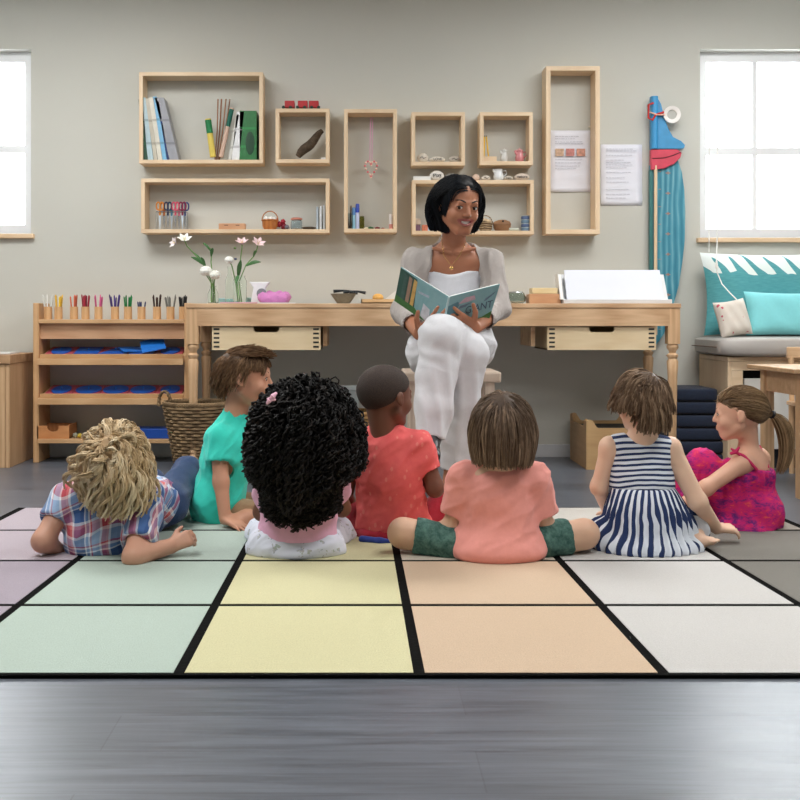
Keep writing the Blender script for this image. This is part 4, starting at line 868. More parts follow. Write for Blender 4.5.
for s, py in enumerate((359, 398.5)):
    zf, dz = tilted_shelf(py, s); L_ = SB - SF + .02; ang = math.atan2(dz, L_)
    def on(x, t_, up): return V(x, SF - .02 + L_ * t_ - math.sin(ang) * up, zf + dz * t_ + math.cos(ang) * up)
    # wooden carrying tray
    tr = root('inset_tray', on((xi + xj) / 2, .5, .001), '%s wooden tray holding pink frames with blue inset shapes' % ('upper' if s == 0 else 'lower'), 'tray', 'trays of inset frames')
    def slabq(x0, x1, t0, t1, u0, u1): return MB().loft([[on(x0, t0, u0), on(x0, t1, u0), on(x0, t1, u1), on(x0, t0, u1)], [on(x1, t0, u0), on(x1, t1, u0), on(x1, t1, u1), on(x1, t0, u1)]])
    e0, e1 = xi + .012 + .0, xj - .006
    part('tray_floor', slabq(e0, e1, .02, .95, .001, .007), BEECH, tr); part('tray_lip', slabq(e0, e1, .02, .055, .007, .024), wood((226, 184, 134), (206, 160, 112), 'x'), tr)
    n = 5; w_ = (e1 - e0 - .02) / n
    for k in range(n):
        x0 = e0 + .01 + w_ * k; fr = root('shape_inset', on(x0 + w_ / 2, .5, .008), 'pink square frame around a %s blue shape on the %s tray' % (shnames[s][k], ['upper', 'lower'][s]), 'inset frame', 'pink inset frames')
        part('frame', slabq(x0 + .002, x0 + w_ - .002, .07, .9, .008, .014), RD, fr)
        cx_ = x0 + w_ / 2; sh = shapes[s][k]; m = MB(); N = 24; ring = lambda uu, q: [on(cx_ + a_ * q[0], .5 + b_ * q[1], uu) for a_, b_ in pt]
        if sh == 'square': pt = [(-1, -1), (1, -1), (1, 1), (-1, 1)]; q = (.062, .3)
        elif sh == 'tri': pt = [(-1.2, -1), (1.2, -1), (0, 1)]; q = (.062, .32)
        else: pt = [(math.cos(2 * math.pi * i / N), math.sin(2 * math.pi * i / N)) for i in range(N)]; q = (.05 if sh == 'circle' else .066, .32)
        m.loft([ring(.0145, q), ring(.019, q)]); part('inset', m, BL, fr); part('knob', MB().ell(on(cx_, .5, .024), (.004, .004, .006), 8, 6), BL2, fr, smooth=True)
    if s == 0:
        for k, (pa, lb) in enumerate([([(111, 352), (130, 341), (133, 341), (126, 354)], ''), ([(137, 354), (152, 345.5), (165, 350), (155, 355)], '')]):
            pass
        a_ = on(xw(131, SF), .45, .024); R_ = Matrix.Rotation(.5, 3, 'Z') @ Matrix.Rotation(.22, 3, 'X')
        tag(part('blue_sheet', MB().box((-.07, -.05, 0), (.07, .05, .004), np.array(R_), tuple(a_)), BL2), 'loose bright blue triangle card leaning in the upper tray', 'blue card') 
        a_ = on(xw(151, SF), .35, .055); R_ = Matrix.Rotation(.35, 3, 'Z') @ Matrix.Rotation(.62, 3, 'X') @ Matrix.Rotation(-.25, 3, 'Y')
        tag(part('blue_square', MB().box((-.062, -.05, -.002), (.062, .05, .002), np.array(R_), tuple(a_)), BL2), 'bright blue square plate propped up in the upper tray', 'blue plate')
zb3 = zw(443, SF); part('bottom_shelf', MB().box((xi, SF - .02, zb3), (xj, SB, zb3 + .022)), BEECH, r, bev=.002)
part('back_rail', MB().box((xi, SB - .012, .012), (xj, SB, zb3 - .002)), plain((196, 200, 200), .6), r)
z = zb3 + .0228; d = SF; x0, x1 = xw(37, d), xw(69, d); r3 = root('card_box', ((x0 + x1) / 2, d + .06, z), 'small wooden box with a half round finger hole on the bottom shelf', 'wooden box'); h = .066
n = 14; cx_ = (x0 + x1) / 2; arc = [(cx_ + .03 * math.cos(a_), z + h - .008 - .022 * math.sin(a_)) for a_ in np.linspace(0, math.pi, n)]
part('front_panel', MB().prism([(x0, z), (x1, z), (x1, z + h), (cx_ + .03, z + h), ] + arc + [(cx_ - .03, z + h), (x0, z + h)], d, d + .008), wood((214, 152, 98), (194, 130, 80), 'x'), r3)
m = MB().box((x0, d + .0085, z), (x0 + .008, d + .16, z + h + .004)).box((x1 - .008, d + .0085, z), (x1, d + .16, z + h + .004)).box((x0, d + .152, z), (x1, d + .16, z + h)).box((x0, d + .009, z), (x1, d + .16, z + .006)); part('box_body', m, wood((206, 144, 92), (184, 122, 74), 'y'), r3)
for k, (px, rgb, s_) in enumerate([(74, (150, 150, 130), .014), (78.5, (206, 180, 60), .012), (82.5, (170, 160, 70), .009)]): tag(part('small_toy', MB().ell((xw(px, d), d + .03, z + s_), (s_, s_, s_), 12, 8, fn=lambda q: 1 + .15 * math.sin(7 * q[0])), plain(rgb, .4), smooth=True), ['grey', 'yellow', 'olive'][k] + ' little toy beside the small wooden box', 'toy', 'little toys on the bottom shelf')
tag(part('blue_box', MB().box((xw(120, d), d + .0, z), (xw(176, d), d + .14, z + .05)), plain((28, 80, 176), .4), bev=.002), 'flat blue box at the right end of the bottom shelf', 'box')
# pencil cups
cols = [((214, 214, 208), 'white'), ((222, 176, 60), 'yellow'), ((206, 96, 64), 'orange'), ((152, 40, 58), 'dark red'), ((206, 96, 140), 'pink'), ((70, 54, 120), 'violet'), ((36, 122, 66), 'green'), ((40, 56, 110), 'blue'), ((70, 46, 40), 'brown'), ((130, 130, 124), 'grey'), ((30, 30, 32), 'black')]
for k, (px, (rgb, nm)) in enumerate(zip((48, 58.5, 74, 85.5, 98.5, 115, 128, 141.5, 157, 170.5, 183), cols)):
    dd = SF + .05; x = xw(px, dd); z = zt + .0008; h = .066; R_ = .021
    r = root('pencil_cup', (x, dd, z), 'small wooden cup holding the %s pencils on the shelf unit' % nm, 'pencil cup', 'wooden pencil cups')
    part('cup', MB().lathe((x, dd, z), [(R_, 0), (R_, h), (R_ - .004, h), (R_ - .004, .008), (.001, .008)], 18), wood((222, 180, 132), (202, 156, 108), 'z'), r, smooth=True)
    rr = random.Random(k); n = 4 if k in (2, 7) else 7
    for i in range(n):
        a = 6.28 * i / n + rr.random(); bx, by = x + .009 * math.cos(a), dd + .009 * math.sin(a); L_ = (.085 if k == 7 else .108 + .016 * rr.random())
        pencil(bx, by, z + .0088, .012 * math.cos(a) * (1.7 if k in (0, 9, 5) else 1), .009 * math.sin(a), L_, shade(rgb, rr.uniform(.85, 1.2)), '%s pencil standing in the cup of %s pencils' % (nm, nm), '%s pencils on the shelf unit' % nm, .0038)

# ------------------------------------------------------------------ left cabinet
CXR, CF = -1.752, 5.5; zc_ = zw(352.5, 5.89)
r = root('low_cabinet', (-2.1, 5.7, 0), 'light wooden planked cabinet at the left edge of the room', 'cabinet')
part('side_panel', MB().box((CXR - .02, CF, 0), (CXR, 5.9, zc_ - .045)), OAKZ, r, bev=.002)
part('top_panel', MB().box((-2.6, CF - .01, zc_ - .0445), (CXR + .006, 5.91, zc_)), wood((196, 158, 120), (160, 122, 88), 'x'), r, bev=.003)
m = MB()
for k in range(6): m.box((-2.58 + .135 * k, CF, 0), (-2.58 + .132 * (k + 1) + .003 * k, CF + .02, zc_ - .046))
part('front_panel', m, OAKZ, r, bev=.002); part('carcass', MB().box((-2.58, CF + .021, .001), (CXR - .021, 5.89, zc_ - .046)), OAKZ, r)
tag(part('white_sheet', MB().box((-2.05, 5.6, zc_ + .001), (xw(10, 5.6), 5.75, zc_ + .008)), plain((222, 222, 220), .6)), 'white papers lying on the cabinet at the left edge', 'paper')
# ------------------------------------------------------------------ bodies: blended distance fields turned into one skin
class F:
    def __init__(s): s.ops = []; s.post = []
    def cone(s, a, b, ra, rb, k=.02, flat=None, sub=False, cap=False):
        "tapered limb; flat=(axis, factor) squashes its cross-section along that axis"
        a, b = V(*a), V(*b); R = max(ra, rb)
        def fn(P):
            ab = b - a; t = np.clip(((P - a) @ ab) / (ab @ ab + 1e-12), 0, 1); q = P - a - t[..., None] * ab
            if flat is not None:
                n, f = nrm(flat[0]), flat[1]; q = q + (q @ n)[..., None] * n * (1 / f - 1)
                l = np.linalg.norm(q, axis=-1); r = ra + (rb - ra) * t
                return (l - r) * (f if f < 1 else 1) ** .5
            d = np.linalg.norm(q, axis=-1) - (ra + (rb - ra) * t)
            return np.maximum(d, (P - b) @ nrm(ab)) if cap else d
        s.ops.append((fn, np.minimum(a, b) - R * 1.25, np.maximum(a, b) + R * 1.25, k, sub)); return s
    def path(s, pts, rr, k=.02, flat=None):
        for i in range(len(pts) - 1): s.cone(pts[i], pts[i + 1], rr[i], rr[i + 1], k, flat)
        return s
    def ell(s, c, r, R=None, k=.02, sub=False):
        c = V(*c); r = V(*r) if hasattr(r, '__len__') else V(r, r, r); R = np.eye(3) if R is None else np.asarray(R); m = max(r)
        def fn(P):
            q = (P - c) @ R; k0 = np.linalg.norm(q / r, axis=-1); k1 = np.linalg.norm(q / (r * r), axis=-1)
            return k0 * (k0 - 1) / (k1 + 1e-9)
        s.ops.append((fn, c - m, c + m, k, sub)); return s
    def keep(s, p, n, k=.004, lo=None, hi=None):
        "cut away everything in front of the plane p,n (optionally only inside a box)"
        p, n = V(*p), nrm(n); fn = lambda P: (p - P) @ n
        s.ops.append((fn, V(-9, -9, -9) if lo is None else V(*lo), V(9, 9, 9) if hi is None else V(*hi), k, 'plane')); return s
    def build(s, h, pad=.012):
        adds = [o for o in s.ops if o[4] is False]
        lo = np.min([o[1] for o in adds], 0) - pad - .01; hi = np.max([o[2] for o in adds], 0) + pad + .01
        n = np.ceil((hi - lo) / h).astype(int) + 1
        ax = [lo[i] + h * np.arange(n[i]) for i in range(3)]; D = np.full(n, 1.0, np.float32)
        for fn, a, b, k, sub in s.ops:
            mg = k + 3 * h
            ia = [max(0, int((a[i] - mg - lo[i]) / h)) for i in range(3)]; ib = [min(n[i], int((b[i] + mg - lo[i]) / h) + 2) for i in range(3)]
            if any(ia[i] >= ib[i] for i in range(3)): continue
            sl = tuple(slice(ia[i], ib[i]) for i in range(3))
            G = np.stack(np.meshgrid(*[ax[i][sl[i]] for i in range(3)], indexing='ij'), -1); d = fn(G); A = D[sl]
            if sub is False: hh = np.clip(.5 + .5 * (A - d) / k, 0, 1); D[sl] = A + (d - A) * hh - k * hh * (1 - hh)
            else:
                d = -d; hh = np.clip(.5 - .5 * (A - d) / k, 0, 1); D[sl] = A + (d - A) * hh + k * hh * (1 - hh)
        s.D, s.lo, s.h = D, lo, h
        ins = D < 0; c8 = [(i, j, k) for i in (0, 1) for j in (0, 1) for k in (0, 1)]
        cnt = sum(ins[i:n[0] - 1 + i, j:n[1] - 1 + j, k:n[2] - 1 + k].astype(np.int8) for i, j, k in c8)
        I = np.argwhere((cnt > 0) & (cnt < 8)); idx = np.full(n - 1, -1, np.int64); idx[tuple(I.T)] = np.arange(len(I))
        cv = {c: D[I[:, 0] + c[0], I[:, 1] + c[1], I[:, 2] + c[2]].astype(float) for c in c8}
        acc = np.zeros((len(I), 3)); num = np.zeros(len(I))
        for c in c8:
            for x in range(3):
                if c[x] == 0:
                    e = list(c); e[x] = 1; e = tuple(e); va, vb = cv[c], cv[e]; m = (va < 0) != (vb < 0)
                    t = np.where(m, va / np.where(m, va - vb, 1), 0); p = np.tile(np.array(c, float), (len(I), 1)); p[:, x] += t
                    acc += p * m[:, None]; num += m
        Vv = lo + h * (I + acc / num[:, None]); Q = []
        for x in range(3):
            y, z = (x + 1) % 3, (x + 2) % 3; sa = [slice(None)] * 3; sb = [slice(None)] * 3; sa[x] = slice(0, -1); sb[x] = slice(1, None)
            a, b = ins[tuple(sa)], ins[tuple(sb)]; E = np.argwhere(a != b); E = E[(E[:, y] > 0) & (E[:, z] > 0) & (E[:, y] < n[y] - 1) & (E[:, z] < n[z] - 1)]
            def ci(dy, dz): e = E.copy(); e[:, y] += dy; e[:, z] += dz; return idx[tuple(e.T)]
            q = np.stack([ci(-1, -1), ci(0, -1), ci(0, 0), ci(-1, 0)], 1); f = a[tuple(E.T)]
            Q.append(np.where(f[:, None], q, q[:, ::-1]))
        Q = np.concatenate(Q); Q = Q[(Q >= 0).all(1)]
        return Vv, Q
def vnoise(P, f, seed=0):
    "smooth value noise in [-1,1]"
    T = np.random.default_rng(seed).random((32, 32, 32)) * 2 - 1; p = np.asarray(P) * f + 100; i = np.floor(p).astype(int); u = p - i; u = u * u * (3 - 2 * u); r = 0
    for a in (0, 1):
        for b in (0, 1):
            for c in (0, 1):
                w = (u[:, 0] if a else 1 - u[:, 0]) * (u[:, 1] if b else 1 - u[:, 1]) * (u[:, 2] if c else 1 - u[:, 2])
                r = r + w * T[(i[:, 0] + a) % 32, (i[:, 1] + b) % 32, (i[:, 2] + c) % 32]
    return r
def vnorm(Vv, Q):
    n = np.cross(Vv[Q[:, 2]] - Vv[Q[:, 0]], Vv[Q[:, 3]] - Vv[Q[:, 1]]); N = np.zeros_like(Vv)
    for i in range(4): np.add.at(N, Q[:, i], n)
    return nrm(N)
def relax(Vv, Q, it=1):
    for _ in range(it):
        A = np.zeros_like(Vv); c = np.zeros(len(Vv))
        for i in range(4):
            for j in (1, 3): np.add.at(A, Q[:, i], Vv[Q[:, (i + j) % 4]]); np.add.at(c, Q[:, i], 1)
        Vv = Vv * .5 + .5 * A / np.maximum(c, 1)[:, None]
    return Vv
def fold(P, seed, axis=(1, .2, .3), f=22, amp=.004):
    "soft cloth folds: ridged, stretched noise"
    a = nrm(axis); Pn = P - (P @ a)[:, None] * a * .72; n1 = vnoise(Pn, f, seed); n2 = vnoise(P, f * .5, seed + 1)
    n3 = vnoise(Pn, f * 2.1, seed + 2); return amp * (np.abs(n1) * -1.6 + .5 + n2 * .8 + .4 * (.4 - 1.6 * np.abs(n3)))
def skinmesh(name, f, h, mat, parent, disp=None, region=None, it=1, keepbox=None):
    Vv, Q = f.build(h); Vv = relax(Vv, Q, it)
    if disp is not None: Vv = Vv + vnorm(Vv, Q) * np.asarray(disp(Vv))[:, None]
    Vv[:, 2] = np.maximum(Vv[:, 2], FLOORZ + .0005)
    mi = None
    if region is not None: mi = region(Vv[Q].mean(1))
    return mesh_np(name, Vv, Q, mat, parent, midx=mi)
FLOORZ = HR

# ------------------------------------------------------------------ skin, hair, cloth materials
def skin(rgb, red=(200, 110, 90)):
    key = ('s', rgb)
    if key in MATS: return MATS[key]
    t = NT('skin_%d_%d_%d' % rgb); v = t.co(); n = t.noise(v, 14, 4); n2 = t.noise(v, 260, 2)
    col = t.mix(n, lin(shade(rgb, .95)), lin(shade(rgb, 1.05))); t.bump(n2, .06, .001)
    MATS[key] = t.fin(col, .48, Subsurface_Weight=.12, Subsurface_Radius=(.012, .005, .003), Subsurface_Scale=1.0, Specular_IOR_Level=.4); return MATS[key]
def hairmat(name, dark, mid, light, rough=.55):
    t = NT(name); a = t.n('ShaderNodeAttribute', attribute_name='shade_var').outputs['Fac']; b = t.n('ShaderNodeAttribute', attribute_name='along').outputs['Fac']
    n = t.noise(t.co(), 30, 3); f = t.math('ADD', t.math('MULTIPLY', a, .6), t.math('ADD', t.math('MULTIPLY', n, .3), t.math('MULTIPLY', b, .12)))
    return t.fin(t.ramp(f, [(.1, lin(dark)), (.5, lin(mid)), (.9, lin(light))]), max(rough, .5), Specular_IOR_Level=.22)
EYEW = plain((232, 230, 226), .15, .01); IRIS = plain((48, 32, 24), .1, .02); 
def frame(fwd, up=(0, 0, 1)):
    f = nrm(fwd); r = nrm(np.cross(f, V(*up))); u = np.cross(r, f); return np.stack([r, f, u], 1)     # columns: right, forward, up
class Head:
    def __init__(s, c, fwd, size, up=(0, 0, 1), wide=1.0, child=True):
        s.c, s.R, s.s, s.w, s.ch = V(*c), frame(fwd, up), size, wide, child
    def P(s, x, y, z): return s.c + s.R @ (V(x * s.w, y, z) * s.s)
    def L(s, P): q = (np.asarray(P) - s.c) @ s.R / s.s; q[..., 0] /= s.w; return q
    def add(s, f, smile=False):
        z = s.s; E = lambda c, r, k=.03, sub=False: f.ell(s.P(*c), V(r[0] * s.w, r[1], r[2]) * z, s.R, k * z * 4 / 4 + .002, sub)
        cv = 1.05 if s.ch else 1.0
        E((0, -.05, .12), (.345 * cv, .415 * cv, .37)); E((0, .10, -.10), (.285, .27, .34), .06)
        E((0, .24, -.36), (.12, .11, .09), .08); E((0, .275, -.235), (.13, .10, .10), .05)
        for q in (-1, 1):
            f.cone(s.P(q * .24, .0, -.2), s.P(q * .08, .24, -.39), .08 * z, .075 * z, .05 * z)
            E((q * .155, .24, -.13), (.125, .12, .12) if s.ch else (.105, .11, .10), .06)
            E((q * .14, .395 + (.02 if s.ch else 0), .015), (.075, .05, .042), .035, True)
        f.cone(s.P(-.15, .345, .085), s.P(.15, .345, .085), .04 * z, .04 * z, .03 * z)
        f.cone(s.P(0, .35, .06), s.P(0, .425, -.10), .03 * z, .044 * z, .03 * z)
        for q in (-1, 1): E((q * .045, .385, -.115), (.034, .04, .028), .012)
        for q in (-1, 1):
            E((q * .14, .318, .010), (.078, .066, .066), .012)
            E((q * .142, .40, .006), (.058, .07, .026 if smile else .026), .006, True)
        lw = .150 if smile else .085; lz = -.235
        if smile:
            E((0, .395, lz + .002), (lw * .80, .10, .036), .010, True)
        for k_, dz, rr in ((0, .022 + (.012 if smile else 0), .014 if smile else .020), (1, -.022 - (.020 if smile else 0), .018 if smile else .025)):
            pts = []
            for a in np.linspace(-1, 1, 7):
                cz = lz + dz * (1 - a * a) + (.032 if smile else .0) * a * a; pts.append(s.P(a * lw, .382 - (.10 if smile else .085) * a * a, cz))
            f.path(pts, [rr * z * (.55 + .45 * (1 - abs(a))) for a in np.linspace(-1, 1, 7)], .008 * z + .001)
        for q in (-1, 1):
            ex = .365 * cv
            E((q * ex, -.03, -.01), (.036, .072, .11), .012); E((q * (ex + .036), -.005, .0), (.02, .045, .075), .012, True)
            f.cone(s.P(q * (ex - .005), .0, -.105), s.P(q * (ex - .02), .02, -.08), .02 * z, .02 * z, .02 * z)
        return s
    def face_parts(s, parent, brow, lip=None, lash=True, smile=False, iris=None):
        for q in (-1, 1):
            m = MB(); m.ell(s.P(q * .14, .306, .008), (V(.064, .064, .064) * s.s), 18, 12, R=s.R); e = part('eye', m, EYEW, parent, smooth=True)
            d = nrm(V(0, 1, -.12)); m = MB(); m.ell(s.P(q * .14 + (.012 if smile else 0), .352, .0), (V(.031, .021, .031) * s.s), 14, 8, R=s.R); part('iris', m, iris or IRIS, e, smooth=True)
            m = MB(); pts = [s.P(q * (.06 + .16 * t_), .385 - .10 * t_ ** 2, .098 + .028 * math.sin(math.pi * t_ * .8)) for t_ in np.linspace(0, 1, 7)]
            m.tube(pts, [s.s * (1 if smile else .55) * r_ for r_ in (.010, .013, .013, .012, .010, .008, .004)], 6); part('eyebrow', m, brow, parent, smooth=True)
            if lash:
                m = MB(); pts = [s.P(q * (.142 + .064 * math.cos(a)), .378 - .028 * abs(math.cos(a)) ** 1.5, .006 + (.024 if smile else .028) * math.sin(a)) for a in np.linspace(.1, math.pi - .1, 9)]
                m.tube(pts, s.s * .0065, 5); part('eyelash', m, brow, parent, smooth=True)
        if smile:
            m = MB(); n = 9; rs = []
            for i in range(n):
                a = -1 + 2 * i / (n - 1); x = a * .118; yy = .356 - .062 * a * a; zt_ = -.203 + .012 * a * a; zb_ = -.262 + .046 * a * a
                rs.append([s.P(x, yy, zb_), s.P(x, yy + .014, (zb_ + zt_) / 2), s.P(x, yy, zt_), s.P(x, yy - .04, zt_), s.P(x, yy - .04, zb_)])
            m.loft(rs); part('teeth', m, plain((242, 240, 234), .2, .01), parent, smooth=True)
    def lipregion(s, smile=False):
        lz = -.235
        def rg(P):
            q = s.L(P); w = .158 if smile else .088; a = np.clip(q[:, 0] / w, -1, 1); c = lz + (.032 if smile else 0) * a * a
            hgt = (.062 if smile else .042) * (1 - a * a) ** .6
            return ((np.abs(q[:, 0]) < w) & (np.abs(q[:, 2] - c) < hgt) & (q[:, 1] > .3)).astype(np.int32)
        return rg

# ------------------------------------------------------------------ hair
def tubes(P, R, sides=3, taper=.25):
    "P (N,S,3) centre lines, R (N,) radii -> verts, quads"
    N, S, _ = P.shape; T = nrm(np.gradient(P, axis=1)); ref = nrm(V(.31, .52, .79)); U = nrm(np.cross(T, ref)); B = np.cross(T, U)
    s = np.linspace(0, 1, S); prof = np.minimum(1, .55 + 3 * s) * (1 - (1 - taper) * s ** 3)
    rr = R[:, None] * prof[None]; rings = [P + rr[..., None] * (math.cos(a) * U + math.sin(a) * B) for a in [2 * math.pi * k / sides for k in range(sides)]]
    Vv = np.stack(rings, 2).reshape(-1, 3); base = (np.arange(N)[:, None] * S + np.arange(S - 1)[None]) * sides; Q = []
    for k in range(sides): k2 = (k + 1) % sides; Q.append(np.stack([base + k, base + k2, base + sides + k2, base + sides + k], -1).reshape(-1, 4))
    al = np.repeat(np.tile(s, (N, 1)).reshape(-1), sides); return Vv, np.concatenate(Q), al
def scalp_points(hd, n, cond, k=1.0, seed=3):
    rg = np.random.default_rng(seed); c0 = V(0, -.05, .12); cv = 1.05 if hd.ch else 1.0; r = V(.345 * cv, .415 * cv, .37) * k; out = []
    while sum(len(o) for o in out) < n:
        d = nrm(rg.normal(size=(n * 3, 3))); p = c0 + d * r; out.append(p[cond(p)])
    return np.concatenate(out)[:n]
def hair(parent, hd, mat, roots, flow, steps, seg, layer=(1.02, 1.12), width=.0014, stop=None, curl=None, name='hair', cap=None, seed=5, extra=None, coll=(), grav=None, sides=3, wv=.35, capscale=1.045, taper=.25, clump=None):
    "strands grown over the head in head units; flow(q, root, step) gives the direction"
    rg = np.random.default_rng(seed); N = len(roots); c0 = V(0, -.05, .12); cv = 1.05 if hd.ch else 1.0; r = V(.345 * cv, .415 * cv, .37)
    lay = rg.uniform(layer[0], layer[1], N) ** 1; p = roots.copy(); out = [p.copy()]; d = nrm((roots - c0) / r)
    alive = np.ones(N, bool); last = np.full(N, steps)
    for s_ in range(steps):
        w = flow(p, roots, s_ / steps, rg); d = nrm(d * wv + nrm(w) * (1 - wv)); q = p + d * seg
        e = (q - c0) / r; l = np.linalg.norm(e, axis=1); tgt = 1 + (lay - 1) * min(1, (s_ + 1) / 3); m = l < tgt; q[m] = (c0 + e / l[:, None] * tgt[:, None] * r)[m]
        for cc, rad in coll:
            e = q - V(*cc); l = np.linalg.norm(e, axis=1); m = l < rad * lay; q[m] = (V(*cc) + e / l[:, None] * (rad * lay)[:, None])[m]
        if stop is not None:
            st = stop(q, roots, rg) & alive; last[st] = s_ + 1; alive &= ~st
        p = q; out.append(p.copy())
    A = np.stack(out, 1); S = steps + 1; t = np.linspace(0, 1, S)[None] * last[:, None]; i0 = np.clip(t.astype(int), 0, S - 2); fr = (t - i0)[..., None]
    ar = np.arange(N)[:, None]; A = A[ar, i0] * (1 - fr) + A[ar, i0 + 1] * fr
    Wd = hd.c + (A * V(hd.w, 1, 1) * hd.s) @ hd.R.T
    if curl is not None:
        amp, turns, up = curl; T = nrm(np.gradient(Wd, axis=1)); U = nrm(np.cross(T, nrm(V(.3, .5, .8)))); B = np.cross(T, U)
        ph = rg.uniform(0, 6.28, N)[:, None] + np.linspace(0, 1, S)[None] * turns * 6.28 * rg.uniform(.8, 1.2, N)[:, None]; g_ = np.minimum(1, np.linspace(0, 1, S) * up)[None]
        am = amp * rg.uniform(.6, 1.3, N)[:, None] * g_; Wd = Wd + (am * np.cos(ph))[..., None] * U + (am * np.sin(ph))[..., None] * B
    lockv = rg.uniform(0, 1, N)
    if clump is not None:
        nc, cr, fray = clump; T = nrm(np.gradient(Wd, axis=1)); U = nrm(np.cross(T, nrm(V(.3, .5, .8)))); B = np.cross(T, U); L_ = []
        for _ in range(nc):
            a = rg.uniform(0, 6.28, N)[:, None] + np.linspace(0, 2.0, S)[None] * rg.normal(size=N)[:, None]; rr = cr * np.sqrt(rg.random(N))[:, None] * (1 - (1 - fray) * np.linspace(0, 1, S)[None] ** 1.5)
            L_.append(Wd + (rr * np.cos(a))[..., None] * U + (rr * np.sin(a))[..., None] * B)
        Wd = np.concatenate(L_); lockv = np.tile(lockv, nc); N = N * nc
    Wd[..., 2] = np.maximum(Wd[..., 2], FLOORZ + .004)
    W_ = width * rg.uniform(.7, 1.3, N); Vv, Q, al = tubes(Wd, W_, sides, taper); sv = np.repeat(np.clip(lockv * .65 + rg.uniform(0, .35, N), 0, 1), S * sides)
    if cap is not None:
        f = F(); f.ell(hd.P(*c0), r * hd.s * capscale * V(hd.w, 1, 1), hd.R, .01)
        for pt, n_ in cap: f.keep(hd.P(*pt), -(hd.R @ V(*n_)), .006)
        if extra: extra(f)
        v2, q2 = f.build(.006); v2 = v2 + vnorm(v2, q2) * (vnoise(v2, 60, 3) * .002)[:, None]
        Q = np.concatenate([Q, q2 + len(Vv)]); Vv = np.concatenate([Vv, v2]); sv = np.concatenate([sv, np.full(len(v2), .05)]); al = np.concatenate([al, np.zeros(len(v2))])
    return mesh_np(name, Vv, Q, mat, parent, attr=sv, attr2=al)
def tang(q, w): return w
def whorl_flow(W0, grav=(0, 0, -1), a=1.0, b=.5, noise=.15, side=None):
    W0 = V(*W0); g_ = V(*grav)
    def fl(p, r0, t, rg):
        d = nrm(p - W0) * a * max(0.0, 1 - t * 2.6) + g_ * (b + t * 1.6) + rg.normal(size=p.shape) * noise
        if side is not None: d = d + side(p, r0, t)
        return d
    return fl
# hairline as a plane in head units: keeps what lies above and behind it
def hairline(front=(.37, .24), nape=(-.34, -.30)):
    a, b = V(0, front[0], front[1]), V(0, nape[0], nape[1]); t_ = nrm(a - b); n = V(0, -t_[2], t_[1]); return a, n
def above(hl, marg=0.0):
    a, n = hl; return lambda p: (p - a) @ n > marg

# ------------------------------------------------------------------ hands and feet
def hand(f, w, d, nrmv, L, spread=.22, curl=.35, side=1, thumb=.8, fat=1.0, curls=None, k=.0035):
    "w wrist, d direction towards the fingers, nrmv back-of-hand normal, L hand length, side +1/-1 where the thumb leaves"
    d = nrm(d); n = nrm(V(*nrmv) - (V(*nrmv) @ d) * d); s_ = np.cross(n, d) * side      # s_: towards the thumb
    w = V(*w); pl = L * .50; pw = L * .205
    for q in (-.75, -.25, .25, .75): f.cone(w + s_ * pw * q * .55 + d * L * .04, w + d * pl + s_ * pw * q, L * .085 * fat, L * .078 * fat, .008)
    fl = [.45, .50, .46, .36]; of = [.82, .28, -.28, -.80]; cl = curls or [curl] * 4
    for i in range(4):
        a = of[i]; p = w + d * pl * (.98 - .05 * abs(a)) + s_ * pw * a; dd = nrm(d + s_ * a * spread); c = cl[i]; rr = L * .052 * fat * (1, 1, .97, .86)[i]; l = L * fl[i] / 2.6; ang = c * .6
        for sg in range(3):
            dir_ = nrm(dd * math.cos(ang) - n * math.sin(ang)); q = p + dir_ * l * (1.15, .85, .65)[sg]; f.cone(p, q, rr, rr * .9, k); p, rr = q, rr * .9; ang += c * (1.0 if sg == 0 else .8)
    p = w + d * L * .14 + s_ * pw * .75; dt = nrm(s_ * thumb + d * .75 - n * .18)
    q = p + dt * L * .23; f.cone(p, q, L * .08 * fat, L * .062 * fat, .006); dt2 = nrm(s_ * thumb * .55 + d * .9 - n * .25); f.cone(q, q + dt2 * L * .2, L * .058 * fat, L * .048 * fat, .004)
def foot(f, an, toe, r, k=.012):
    an, toe = V(*an), V(*toe); d = nrm(toe - an); f.ell(an - d * r * .5 + V(0, 0, -r * .2), (r, r, r), None, k); f.cone(an, toe, r * .9, r * .62, k)
    s_ = nrm(np.cross(d, V(0, 0, 1)))
    for q, rr in ((-1, .30), (-.5, .27), (0, .26), (.5, .24), (.95, .22)): f.cone(toe + s_ * q * r * .6, toe + s_ * q * r * .62 + d * r * (.75 - .1 * q), rr * r, rr * r * .9, .003)
# ------------------------------------------------------------------ shared body pieces
def lerp(a, b, t): return V(*a) + (V(*b) - V(*a)) * t
def torso(f, hip, nb, fwd, w, dep, inf=0.0, k=.05, belly=1.0):
    "hip centre, neck base, forward; w = half widths at chest, waist, hips"
    up = nrm(nb - hip); L = np.linalg.norm(nb - hip); R = frame(V(*fwd) - (V(*fwd) @ up) * up + 1e-6, up)
    f.ell(lerp(hip, nb, .70), (w[0] + inf, dep * .95 + inf, L * .34 + inf), R, k)
    f.ell(lerp(hip, nb, .40), (w[1] + inf, dep * .95 * belly + inf, L * .36 + inf), R, k)
    f.ell(lerp(hip, nb, .05), (w[2] + inf, dep * 1.05 + inf, L * .30 + inf), R, k)
    return R
def openend(f, a, b, r, depth=.03):
    "hollow the end of a sleeve or trouser leg: a = inside point, b = the end"
    a, b = V(*a), V(*b); d = nrm(b - a); f.cone(b - d * depth, b + d * .03, r - .004, r + .006, .002, sub=True)
def limb(f, pts, rr, k=.02): f.path(pts, rr, k)
def person(loc, label, group=None): return root('person', loc, label, 'person', group)
BROWN = plain((70, 48, 34), .7); 

